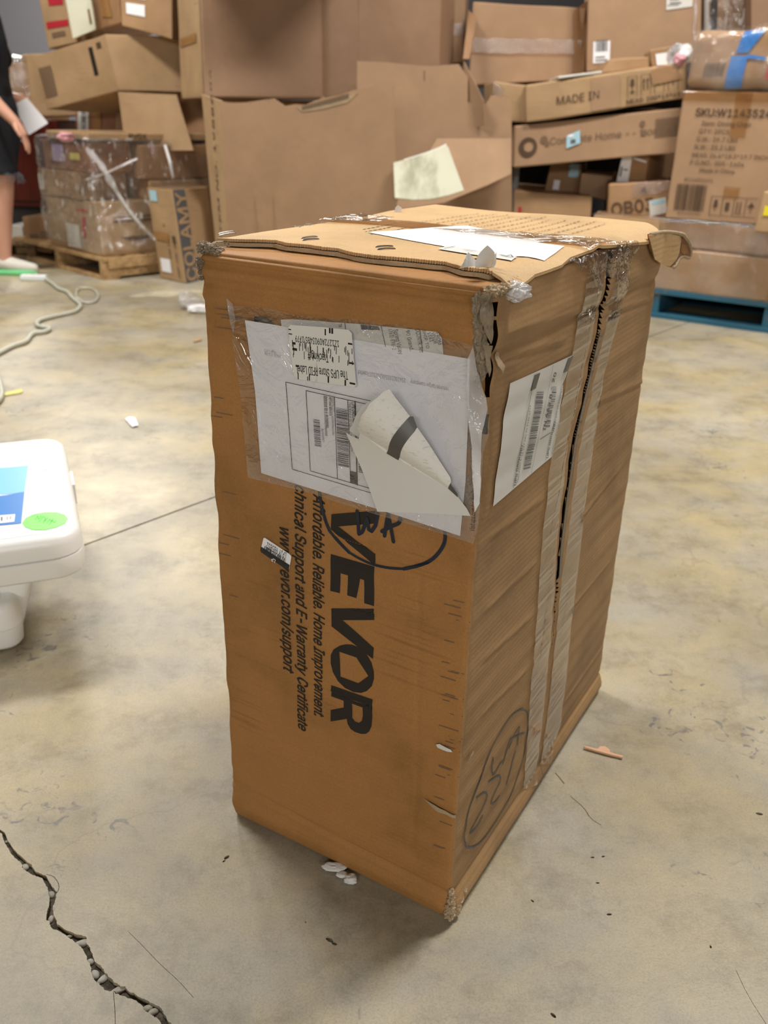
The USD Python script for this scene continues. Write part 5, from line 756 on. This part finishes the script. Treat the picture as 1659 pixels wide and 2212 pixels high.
b2 = bbox('shiny_wrapped_carton', 'carton wrapped in glossy film between the blue pallet stack and the big printed carton', -.03, .03, 1.2, .86, .352, .122, 'kraft_b', seed=61, amp=.012, freq=3, n=24)
f2 = b2.face('F'); patch(lift(f2, .02, 7, 3), qd(0, 0, f2.w, f2.h), 'film', 'shiny_tape', b2.t, off=.006, edge=.02, smooth=60); f2 = b1.face('F'); patch(lift(f2, .012, 5, 4), qd(0, f2.h * .0, f2.w, f2.h), 'film', 'clear_film', b1.t, off=.006, edge=.03, smooth=60)
z0 = .480
sk_ = carton('printed_upright_carton', 'big upright carton printed with a stock number, bar code and handling symbols', [BP(.005, .02, z0), BP(.62, .02, z0 + .005), BP(.62, .02, 1.05), BP(.008, .02, 1.055)], A(*(bv * .5), 0), 'kraft_pink', seed=62, amp=.004, r=.012)
say(sk_, 'F', [('SKU:W114352491', .12, .815, .032, 0, 1), ('Item: Dining Chair', .18, .745, .0195), ('QTY: 2PCS', .17, .685, .0195), ('G.W.: 39.7 LBS', .16, .625, .0195), ('N.W.: 35.2 LBS', .155, .565, .0195), ('MEAS: 24.4*18.3*19.7 INCH', .145, .505, .018), ('P.O.NO.: 005-1604', .14, .445, .0195), ('Made in China', .22, .390, .018), (1, .065, .08, .30, .08, .12, 26, 9), ('W114352491', .11, .315, .015), ('W114352491', .10, .045, .012)], 'ink_brown', off=.004)
ic = []
for k in range(4):
    u, v = .345 + .088 * k, .055; ic += [[(u, v), (u + .082, v), (u + .082, v + .004), (u, v + .004)], [(u, v + .15), (u + .082, v + .15), (u + .082, v + .154), (u, v + .154)], [(u, v), (u + .004, v), (u + .004, v + .15), (u, v + .15)]]
ic += [[(.368, .125), (.402, .125), (.396, .18), (.374, .18)], [(.383, .09), (.387, .09), (.387, .125), (.383, .125)], [(.46, .10), (.49, .10), (.49, .165), (.46, .165)], [(.545, .09), (.552, .09), (.552, .175), (.545, .175)], [(.570, .09), (.577, .09), (.577, .175), (.570, .175)], [(.535, .08), (.59, .08), (.59, .085), (.535, .085)], [(.625, .14), (.68, .14), (.652, .175)], [(.651, .09), (.655, .09), (.655, .14), (.651, .14)]]
say(sk_, 'F', ic, 'ink_brown', 'handling_symbols'); sub(sk_, 'F', qd(.40, .66, .52, 1.0), 'tape', 'pale_tape', off=.005); sub(sk_, 'F', qd(0, .925, 1, 1), 'tape', 'pale_tape', off=.006); sub(sk_, 'F', qd(.43, .20, .55, .29), 'tape', 'pale_tape', off=.005)
ft = sk_.face('T'); patch(lift(ft, .01, 12, 5), qd(0, 0, ft.w, ft.h), 'film', 'shiny_tape', sk_.t, off=.005, edge=.03, smooth=60)
h = carton('yellow_sticker_carton', 'small carton with two yellow stickers in front of the big upright carton', [BP(.475, -.14, .470), BP(.70, -.14, .470), BP(.70, -.14, .645), BP(.483, -.14, .645)], A(*(bv * .13), 0), 'kraft_c', seed=63)
sub(h, 'F', qd(.16, .72, .42, .95), 'yellow_sticker', 'yellow'); sub(h, 'F', qd(.10, .42, .36, .66), 'yellow_sticker', 'yellow')
bt = carton('blue_taped_carton', 'bulging film-wrapped carton with blue tape bands on top of the printed upright carton', [BP(.004, .02, 1.065), BP(.80, .0, 1.065), BP(.80, .0, 1.32), BP(.03, .02, 1.30)], A(*(bv * .5), 0), 'kraft_b', seed=64, amp=.028, freq=4, r=.04, n=24)
sub(bt, 'F', qd(.24, 0, .335, .55), 'blue_tape', 'tape_blue', off=.007); sub(bt, 'F', [(.26, .60), (.33, .60), (.40, .97), (.28, 1.0)], 'blue_tape', 'tape_blue', off=.008); sub(bt, 'F', qd(.62, 0, .70, .5), 'blue_tape', 'tape_blue', off=.007); sub(bt, 'F', [(.33, .50), (.44, .46), (.43, .52), (.33, .57)], 'blue_tape', 'tape_blue', off=.008)
sub(bt, 'F', qd(.46, .15, .475, .42), 'red_mark', 'red_print', off=.006); say(bt, 'F', [(1, .10, .20, .22, .20, .06, 16, 11)], 'ink_brown', off=.006); f3 = bt.face('F'); patch(lift(f3, .03, 8, 3), qd(.0, 0, f3.w, f3.h), 'film', 'clear_film', bt.t, off=.010, edge=.02, smooth=60)
sub(bt, 'L', [(.0, .3), (.18, .3), (.14, .8), (0, .8)], 'pink_film', 'pink_plastic', off=.008)

# ---------------------------------------------------------------- the white moulded case on the left and small things on the floor
def rr(x0, y0, x1, y1, r): return sbox(x0 + r, y0 + r, x1 - r, y1 - r).buffer(r, quad_segs=10)
def slabs(shape, layers):
    """rounded slab: the same outline inset by d at each height z"""
    rings = []; N = 160
    for z, d in layers:
        g = shape.buffer(-d, quad_segs=10).exterior; rings.append(np.array([[*g.interpolate(k / N, normalized=True).coords[0], z] for k in range(N)]))
    V = np.vstack(rings + [[[*np.mean(rings[0][:, :2], 0), layers[0][0]]], [[*np.mean(rings[-1][:, :2], 0), layers[-1][0]]]]); Fs = []
    for a in range(len(rings) - 1):
        for k in range(N): i, j = a * N + k, a * N + (k + 1) % N; Fs += [(i, j, j + N), (i, j + N, i + N)]
    L = len(rings); Fs += [((k + 1) % N, k, L * N) for k in range(N)] + [((L - 1) * N + k, (L - 1) * N + (k + 1) % N, L * N + 1) for k in range(N)]
    m = cm_(V, np.array(Fs)); m.fix_normals(); return m
ZT = .235
e0, e1 = A(*(-0.5368,1.4027,0.235))[:2], A(*(-0.7421,1.908,0.235))[:2]       # near and far corner of the right-hand edge
ev = (e1 - e0) / np.linalg.norm(e1 - e0); eu = A(ev[1], -ev[0]); LEN = np.linalg.norm(e1 - e0)
place = lambda m: cm_(np.c_[e0 + m.vertices[:, :1] * eu + m.vertices[:, 1:2] * ev, m.vertices[:, 2]], m.faces)
case = thing('white_case', 'white moulded plastic case with a blue label and a green oval sticker', 'plastic case', (*e0, 0))
out = rr(-.62, -.005, .006, LEN + .005, .055)
obj('lower_shell', place(slabs(out, [(.148, .016), (.150, .006), (.156, .001), (.180, -.001), (.1895, .0), (.191, .004)])), 'white_plastic', case, smooth=50)
obj('upper_shell', place(slabs(out, [(.1912, .004), (.193, .0), (.215, .001), (.226, .005), (.232, .012), (.2335, .020)])), 'white_plastic', case, smooth=50)
obj('top_panel', place(slabs(rr(-.60, .016, -.013, LEN - .016, .045), [(.2325, 0), (.2345, .0004), (.2352, .002)])), 'white_lid', case, smooth=50)
leg = lambda x0, x1, y0, y1, z0, z1, d=.0: slabs(rr(x0, y0, x1, y1, .02), [(z0, .012), (z0 + .006, .004), (z0 + .014, 0), (z1 - .002, d)])
sheared = lambda m: cm_(m.vertices + np.c_[(m.vertices[:, 2] - .149) * .33, 0 * m.vertices[:, :2]], m.faces)
obj('base', place(sheared(leg(-.60, -.075, .085, .30, 0, .149))), 'white_plastic', case, smooth=50)
obj('foot', place(slabs(rr(-.66, .030, -.120, .15, .03), [(0, .014), (.004, .006), (.012, 0), (.045, -.002), (.0462, .002), (.0475, -.002), (.078, 0), (.090, .006), (.096, .016), (.0975, .03)])), 'white_plastic', case, smooth=50)
obj('latch', place(cm_(*(lambda m: (m.vertices, m.faces))(rbox(A(.004, LEN * .52, .17), A(.010, LEN * .66, .215), .002)))), 'white_plastic', case)
tp = Face(1, 1, lambda a, b, off=0: np.concatenate([e0 + np.asarray(a)[..., None] * eu + np.asarray(b)[..., None] * ev, (ZT + .0006 + np.asarray(off, float) + 0 * np.asarray(a))[..., None]], -1))
def onlid(pts): return [tuple((A(*q)[:2] - e0) @ np.c_[eu, ev]) for q in pts]
lab2 = patch(tp, onlid([(-0.7858,1.8381,0.2355),(-0.6502,1.432,0.2355),(-0.8687,1.3646,0.2355),(-1.0724,1.7486,0.2355)]), 'product_label', 'label_white', case, off=.0004, edge=.05, label='paper label in white and two blues')
patch(tp, onlid([(-0.7438,1.7133,0.2355),(-0.6986,1.5744,0.2355),(-0.7231,1.5614,0.2355),(-0.7561,1.5549,0.2355),(-0.9572,1.5314,0.2355),(-1.0271,1.6633,0.2355),(-0.8473,1.6827,0.2355),(-0.7782,1.7004,0.2355)]), 'light_blue_field', 'blue_light', lab2, off=.0008, edge=.05)
patch(tp, onlid([(-0.6986,1.5744,0.2355),(-0.6502,1.432,0.2355),(-0.8687,1.3646,0.2355),(-0.9403,1.4996,0.2355),(-0.8106,1.5182,0.2355),(-0.7592,1.5412,0.2355),(-0.7257,1.5567,0.2355)]), 'dark_blue_field', 'blue_dark', lab2, off=.0008, edge=.05)
patch(tp, onlid([(-0.6754,1.4689,0.2355),(-0.6646,1.4371,0.2355),(-0.7159,1.4185,0.2355),(-0.7307,1.4534,0.2355)]), 'barcode_patch', 'paper', lab2, off=.0012)
prints(tp, [Polygon(onlid(q)) for q in ([(-0.6962,1.4554,0.2355),(-0.6929,1.4556,0.2355),(-0.6858,1.4379,0.2355),(-0.689,1.4377,0.2355)], [(-0.6863,1.458,0.2355),(-0.6846,1.4581,0.2355),(-0.6784,1.4423,0.2355),(-0.68,1.4422,0.2355)], [(-0.6813,1.4603,0.2355),(-0.6797,1.4604,0.2355),(-0.6734,1.4446,0.2355),(-0.675,1.4445,0.2355)], [(-0.7053,1.4529,0.2355),(-0.7003,1.4531,0.2355),(-0.6931,1.4355,0.2355),(-0.698,1.4352,0.2355)])], 'bars', 'ink_grey', lab2, off=.0016)
prints(tp, [stroke(onlid(q), .0016, 0) for q in ([(-0.8,1.7503,0.2355),(-0.7872,1.7157,0.2355)], [(-0.8103,1.8067,0.2355),(-0.8017,1.7898,0.2355)], [(-0.8038,1.816,0.2355),(-0.7948,1.7874,0.2355)], [(-0.8151,1.7438,0.2355),(-0.8093,1.7442,0.2355)], [(-0.8076,1.7694,0.2355),(-0.7807,1.7769,0.2355)], [(-0.8097,1.7305,0.2355),(-0.8049,1.7308,0.2355)])], 'label_drawing', 'ink_pale', lab2, off=.0012)
g_ = onlid([(-0.6493,1.4341,0.2355),(-0.6509,1.456,0.2355),(-0.642,1.4729,0.2355),(-0.625,1.4822,0.2355),(-0.6049,1.4833,0.2355),(-0.5863,1.474,0.2355),(-0.5744,1.4563,0.2355),(-0.5727,1.4364,0.2355),(-0.5821,1.4202,0.2355),(-0.5982,1.4077,0.2355),(-0.6191,1.4066,0.2355),(-0.637,1.4171,0.2355)])
gs = patch(tp, stroke(g_ + g_[:1], .0001, 2).buffer(.001).exterior and Polygon(np.vstack([g_, g_[:1]])).buffer(.004).buffer(-.004), 'oval_sticker', 'green_sticker', case, off=.0008, label='bright green oval sticker with handwriting')
prints(tp, [stroke(onlid(q), .0011, 0) for q in ([(-0.6425,1.4605,0.2355),(-0.6372,1.469,0.2355)], [(-0.6308,1.4471,0.2355),(-0.6324,1.4652,0.2355),(-0.6258,1.4494,0.2355),(-0.6265,1.4676,0.2355)], [(-0.6214,1.4396,0.2355),(-0.6217,1.4638,0.2355)], [(-0.6195,1.4598,0.2355),(-0.614,1.4541,0.2355),(-0.6138,1.444,0.2355)], [(-0.6119,1.4342,0.2355),(-0.6113,1.4583,0.2355)], [(-0.6054,1.4346,0.2355),(-0.6059,1.4525,0.2355),(-0.6008,1.4428,0.2355),(-0.6001,1.4528,0.2355)], [(-0.5992,1.429,0.2355),(-0.5982,1.4449,0.2355),(-0.5922,1.4373,0.2355),(-0.5924,1.4452,0.2355)])], 'handwriting', 'green_ink', gs, off=.0014)
obj('moulded_mark', place(cat_([rbox(A(-.052, LEN * .60, ZT - .001), A(-.034, LEN * .61, ZT + .0016), .0006), rbox(A(-.050, LEN * .50, ZT - .001), A(-.036, LEN * .585, ZT + .0008), .0004)])), 'seam_grey', case)
# cord, power strip, scraps
ps = thing('power_strip', 'white power strip lying on the floor beside the running shoe', 'power strip', (-2.0532,5.1949,0)); c_ = A(*(-2.0588,5.2099,0))
obj('body', rbox(c_ + (-.075, -.025, 0), c_ + (.075, .025, .034), .008), 'strip_white', ps); [obj('socket', rbox(c_ + (-.06 + .04 * k, -.012, .0335), c_ + (-.036 + .04 * k, .012, .0355), .001), 'seam_grey', ps) for k in range(4)]
cd_ = thing('extension_cable', 'pale flat cord winding across the floor from the power strip', 'cord', (-2.0204,5.2153,-0)); P = curve(np.array([(-2.0076,5.2171,0),(-1.9172,5.0906,0),(-1.8145,4.9149,-0),(-1.7461,4.8405,-0),(-1.6754,4.7031,0),(-1.6308,4.6196,0),(-1.577,4.5279,0),(-1.5453,4.4371,0),(-1.5383,4.3246,0),(-1.5784,4.2438,0),(-1.6102,4.1768,0),(-1.6286,4.1131,0),(-1.6095,4.0259,0),(-1.5722,3.9818,0),(-1.5261,3.9583,0),(-1.5237,3.8936,0),(-1.5583,3.8537,0),(-1.5548,3.8009,0),(-1.5367,3.7001,-0),(-1.5581,3.6243,0),(-1.5654,3.537,0),(-1.5631,3.4396,0),(-1.5099,3.2763,0),(-1.4474,3.1839,0),(-1.3743,3.0377,0),(-1.3226,2.9179,0),(-1.3063,2.824,0)]) + (0, 0, .011), 6); obj('lead', tube(P, .0095, 8), 'cord', cd_, smooth=60)
obj('loop', tube(curve(np.array([(-1.6052,4.5854,0),(-1.6725,4.7691,0),(-1.7168,4.9278,0),(-1.6882,4.9743,0),(-1.6335,4.9388,0),(-1.5605,4.7834,0),(-1.5242,4.6328,0),(-1.5334,4.5697,0),(-1.5738,4.577,0),(-1.6248,4.6455,0)]) + [(0, 0, .008 + .010 * (k in (0, 9))) for k in range(10)], 6), .0055, 8), 'cord', cd_, smooth=60)
c2 = thing('plug_lead', 'pale tangled lead on the floor beneath the running shoe', 'cord', (-2.2136,5.3668,0)); obj('lead', tube(curve(np.array([(-2.303,5.4387,0),(-2.2188,5.366,0),(-2.1926,5.4206,0),(-2.1476,5.4271,0),(-2.086,5.3353,0),(-2.0674,5.2404,0),(-2.1264,5.2966,0)]) + (0, 0, .008), 6), .007, 8), 'cord', c2, smooth=60)
def scrap(name, label, cat, pts, mt, h_=.004, seed=1, crump=0, edge=.02, th=.0012):
    t_ = thing(name, label, cat, (*pts[0][:2], 0)); o = A(*pts[0][:2]); f = Face(1, 1, lambda a, b, off=0: np.stack([np.asarray(a), np.asarray(b), .0008 + h_ * meshkit.fbm(np.stack([np.asarray(a) * 40, np.asarray(b) * 40, 0 * np.asarray(a)], -1), 3, seed) + np.asarray(off) + 0 * np.asarray(a)], -1)); patch(f, [q[:2] for q in pts], 'sheet', mt, t_, off=0, thick=th, edge=edge); return t_
scrap('paper_scrap', 'small torn white paper scrap on the floor beyond the white case', 'paper scrap', [(-0.8432,2.7215,0),(-0.8351,2.7413,0),(-0.8161,2.7379,0),(-0.7965,2.692,-0),(-0.7852,2.6605,0),(-0.8003,2.6457,0),(-0.8201,2.6809,0)], 'paper', .006, 2)
scrap('yellow_strip', 'thin yellow paper strip at the end of the cord', 'paper strip', [(-1.3433,2.9771,0),(-1.2997,3.0323,0),(-1.2848,3.0105,0),(-1.281,2.988,-0),(-1.3271,2.945,0)], 'yellow_paper', .003, 3)
sp = scrap('wood_splinter', 'pinkish flat wooden splinter with a rounded bump on the floor', 'splinter', [(0.329,1.1403,0),(0.349,1.1331,-0),(0.3549,1.1401,0),(0.3624,1.1404,0),(0.3681,1.1327,0),(0.3673,1.126,0),(0.386,1.1178,-0),(0.3845,1.1144,0),(0.3614,1.1224,0),(0.3446,1.1296,0),(0.3291,1.1369,0)], 'splinter', .002, 4, th=.003)
scrap('cardboard_crumb', 'tiny tan cardboard crumb on the floor close behind the tall worn carton', 'cardboard scrap', [(-0.8484,3.8127,0),(-0.8292,3.8584,0),(-0.8144,3.8249,0),(-0.8392,3.7878,0)], 'kraft_c', .004, 6, th=.004)
bg = thing('plastic_bag', 'crumpled clear and white plastic bag on the floor behind the tall worn carton', 'plastic bag', (-0.9952,4.4563,0)); s_ = trimesh.creation.icosphere(4, .05); p = s_.vertices; p2 = p * (1 + 1.1 * (meshkit.fbm(p * 26, 4, 8)[:, None] - .5)) * (1.2, .8, .85); obj('bag', cm_(p2 - (0, 0, p2[:, 2].min()) + (-1.0093,4.5012,0), s_.faces), 'white_film', bg, smooth=40); p2 = p * (1 + 1.1 * (meshkit.fbm(p * 26, 4, 9)[:, None] - .5)) * (1.1, .6, .4); obj('knot', cm_(p2 - (0, 0, p2[:, 2].min()) + A(*(-0.9408,4.4169,0)), s_.faces), 'paper', bg, smooth=40)
fl2 = thing('foam_crumb', 'greyish torn foam crumb poking out from under the tall carton', 'foam scrap', (-0.0397,0.8582,0)); s_ = trimesh.creation.icosphere(4, .0075)
for c_, e_ in (((-0.0318,0.8584,0), (1.3, .9, .7)), ((-0.0561,0.8788,0), (2.0, .8, .5)), ((-0.0432,0.8674,0), (1.0, .7, .4))): p = s_.vertices; p2 = p * (1 + 1.2 * (meshkit.fbm(p * 150 + c_[0] * 70, 4, 4)[:, None] - .5)) * e_; obj('crumb', cm_(p2 - (0, 0, p2[:, 2].min()) + c_, s_.faces), 'paper_grey', fl2, smooth=40)
stn = stroke([(-1.349,4.8105),(-1.2961,4.899),(-1.2037,4.9389),(-1.0848,4.9827)], .10, 1).union(shapely.Point(*(-1.2405,4.8787)).buffer(.09)); v, f = flat_mesh(stn); obj('pale_stain', cm_(np.c_[v, np.full(len(v), .0012)], f), 'stain', floor, smooth=False)

# ---------------------------------------------------------------- the person walking out of the frame
def limbs(chains, refine=.016, it=8):
    parts = []
    for ch in chains:
        S = [manifold3d.Manifold.sphere(r, 20).translate(tuple(map(float, p))) for p, r in ch]
        parts += [manifold3d.Manifold.batch_hull([a, b]) for a, b in zip(S, S[1:])]
    m = manifold3d.Manifold.batch_boolean(parts, manifold3d.OpType.Add).refine_to_length(refine).to_mesh()
    t_ = trimesh.Trimesh(m.vert_properties[:, :3], m.tri_verts); t_.merge_vertices(digits_vertex=6); trimesh.smoothing.filter_taubin(t_, lamb=.35, nu=.36, iterations=it); return t_
px, py = -2.275, 5.50
Q = lambda x, y, z: A(px + x, py + y, z)        # the person faces +x
per = thing('person', 'person in a black top and frayed black shorts walking, holding white papers', 'person', (px, py, 0))
hip, sho = Q(-.02, 0, .86), Q(.0, 0, 1.36)
ra = [(Q(-.01, -.17, 1.35), .052), (Q(-.02, -.20, 1.12), .044), (Q(.00, -.215, 1.07), .042), (Q(.12, -.235, .93), .036), (Q(.205, -.24, .845), .027)]
la = [(Q(-.04, .17, 1.35), .05), (Q(-.10, .20, 1.09), .044), (Q(-.09, .30, 1.00), .036), (Q(-.05, .40, .975), .027)]
hand = lambda w, d, dn, s: [[(w, .026), (w + d * .045, .027), (w + d * .075, .025)]] + [[(w + d * .07 + sd, .011), (w + d * (.07 + l * .45) + sd + dn * l * .15, .0095), (w + d * (.07 + l * .85) + sd + dn * l * .45, .0085), (w + d * (.07 + l) + sd + dn * l * .75, .007)] for sd, l in ((s * -.027, .066), (s * -.009, .078), (s * .009, .072), (s * .026, .056))] + [[(w + d * .02 - s * .022, .013), (w + d * .05 - s * .045, .011), (w + d * .082 - s * .05, .009)]]
d1 = A(.50, -.05, -.86); d2 = A(.75, .6, -.25)
legs = [[(Q(-.03, -.09, .86), .100), (Q(.02, -.095, .56), .078), (Q(.03, -.10, .47), .058), (Q(.00, -.10, .34), .060), (Q(-.02, -.10, .10), .038), (Q(-.02, -.10, .06), .038)], [(Q(-.03, .09, .86), .100), (Q(-.10, .095, .47), .060), (Q(-.26, .10, .30), .056), (Q(-.42, .10, .14), .038)]]
torso = [[(Q(-.03, -.06, .88), .115), (Q(-.03, -.05, 1.05), .102), (Q(-.03, -.07, 1.25), .110), (Q(-.01, -.09, 1.35), .07)], [(Q(-.03, .06, .88), .115), (Q(-.03, .05, 1.05), .102), (Q(-.03, .07, 1.25), .110), (Q(-.01, .09, 1.35), .07)], [(Q(-.02, 0, 1.38), .055), (Q(.01, 0, 1.47), .05)]]
head = [[(Q(.005, 0, 1.60), .088), (Q(.03, 0, 1.53), .068)], [(Q(.025, 0, 1.50), .055), (Q(.065, 0, 1.478), .036)], [(Q(.10, 0, 1.565), .010), (Q(.116, 0, 1.535), .013)], [(Q(.0, -.085, 1.56), .012), (Q(.0, -.088, 1.535), .009)], [(Q(.0, .085, 1.56), .012), (Q(.0, .088, 1.535), .009)]]
bd = limbs([ra, la] + legs + torso + head + hand(ra[-1][0], d1, A(-.2, 0, -.5), A(0, 1, 0) * .9) + hand(la[-1][0], d2, A(0, 0, -1), A(0, 0, 1)), .011, 6)
obj('body', bd, 'skin', per, smooth=60)
shirt = limbs([[(p, r + .016) for p, r in c] for c in torso[:2]] + [[(Q(-.01, -.03, 1.02), .105), (Q(-.01, .03, 1.02), .105)], [(ra[0][0], .068), (Q(-.015, -.19, 1.17), .060)], [(la[0][0], .068), (Q(.01, .19, 1.17), .060)]], .016, 8); obj('shirt', shirt, 'black_cloth', per, smooth=60)
sh = limbs([[(Q(-.03, -.06, .92), .135), (Q(-.03, -.085, .80), .135), (Q(.0, -.095, .60), .118), (Q(.01, -.095, .58), .115)], [(Q(-.03, .06, .92), .135), (Q(-.03, .085, .80), .135), (Q(-.07, .095, .60), .115)]], .016, 8)
cut = sh.vertices[:, 2] < .565; vv = sh.vertices.copy(); vv[cut, 2] = .565; obj('shorts', cm_(vv, sh.faces), 'denim', per, smooth=60)
r = random.Random(2); fr_ = []
for k in range(70):
    a = r.random() * 6.28; p0 = Q(.01 + .112 * math.cos(a), -.095 + .112 * math.sin(a), .575); fr_.append(tube([p0, p0 + A(.008 * math.cos(a) + r.uniform(-.01, .02), r.uniform(-.01, .01), -.02), p0 + A(.02 * math.cos(a) + r.uniform(-.01, .02), 0, -r.uniform(.03, .07))], .0016, 4))
obj('frayed_hem', cat_(fr_), 'thread', per)
for nm, (x, y, rx) in (('shoe', (-.03, -.10, 0)), ('shoe', (-.44, .10, 1))):
    R_ = (lambda q: q) if not rx else (lambda q: np.c_[(q[:, 0]) * .72 - (q[:, 2]) * .69, q[:, 1], q[:, 0] * .69 + q[:, 2] * .72 + .08])
    P_ = lambda q: R_(np.asarray(q, float)) + (px + x, py + y, 0)
    up_ = limbs([[(A(-.05, 0, .075), .040), (A(.03, 0, .060), .044), (A(.12, 0, .045), .036), (A(.175, 0, .040), .027)], [(A(-.05, 0, .05), .036), (A(-.03, 0, .10), .036)]], .009, 6)
    s_ = obj(nm, cm_(P_(up_.vertices), up_.faces), 'shoe_white', per, smooth=60)
    so = slabs(Polygon([(-.10, 0), (-.08, -.036), (0, -.036), (.08, -.046), (.15, -.040), (.190, -.012), (.190, .012), (.15, .040), (.08, .046), (0, .036), (-.08, .036)]).buffer(.006), [(0.0, .010), (.004, .003), (.018, 0), (.030, .004)]); obj('sole', cm_(P_(so.vertices), so.faces), 'shoe_green', s_, smooth=50)
    sc_ = limbs([[(A(-.03, 0, .10), .043), (A(-.03, 0, .135), .041)]], .01, 4); obj('sock', cm_(P_(sc_.vertices), sc_.faces), 'sock', per, smooth=60)
hr = limbs([[(Q(-.015, 0, 1.625), .095), (Q(-.05, 0, 1.56), .085)], [(Q(-.07, 0, 1.54), .06), (Q(-.10, 0, 1.36), .035)]], .014, 6); obj('hair', hr, 'hair_brown', per, smooth=60)
for s in (-1, 1): e_ = trimesh.creation.icosphere(2, .011); obj('eye', cm_(e_.vertices + Q(.083, s * .031, 1.575), e_.faces), 'eye', per, smooth=60)
lm = trimesh.creation.icosphere(2, .02); obj('mouth', cm_(lm.vertices * (.4, 1, .28) + Q(.099, 0, 1.497), lm.faces), 'lips', per, smooth=60)
pp = thing('paper_sheaf', 'white sheaf of papers held in the hand of the person in black', 'papers', (-2.2845,5.85,0.9395))
for k, pts in enumerate(([(-2.2148,5.82,0.7618),(-2.0872,5.82,0.8316),(-2.1963,5.82,0.9687),(-2.2799,5.82,0.9291)], [(-2.3082,5.88,0.706),(-2.27,5.88,0.7332),(-2.2552,5.88,0.7963),(-2.3323,5.88,0.7738)])):
    pq = quad_face(*pts, amp=.006, seed=k); patch(pq, qd(0, 0, pq.w, pq.h), 'sheet', 'paper', pp, off=.001, thick=.004, edge=.03)
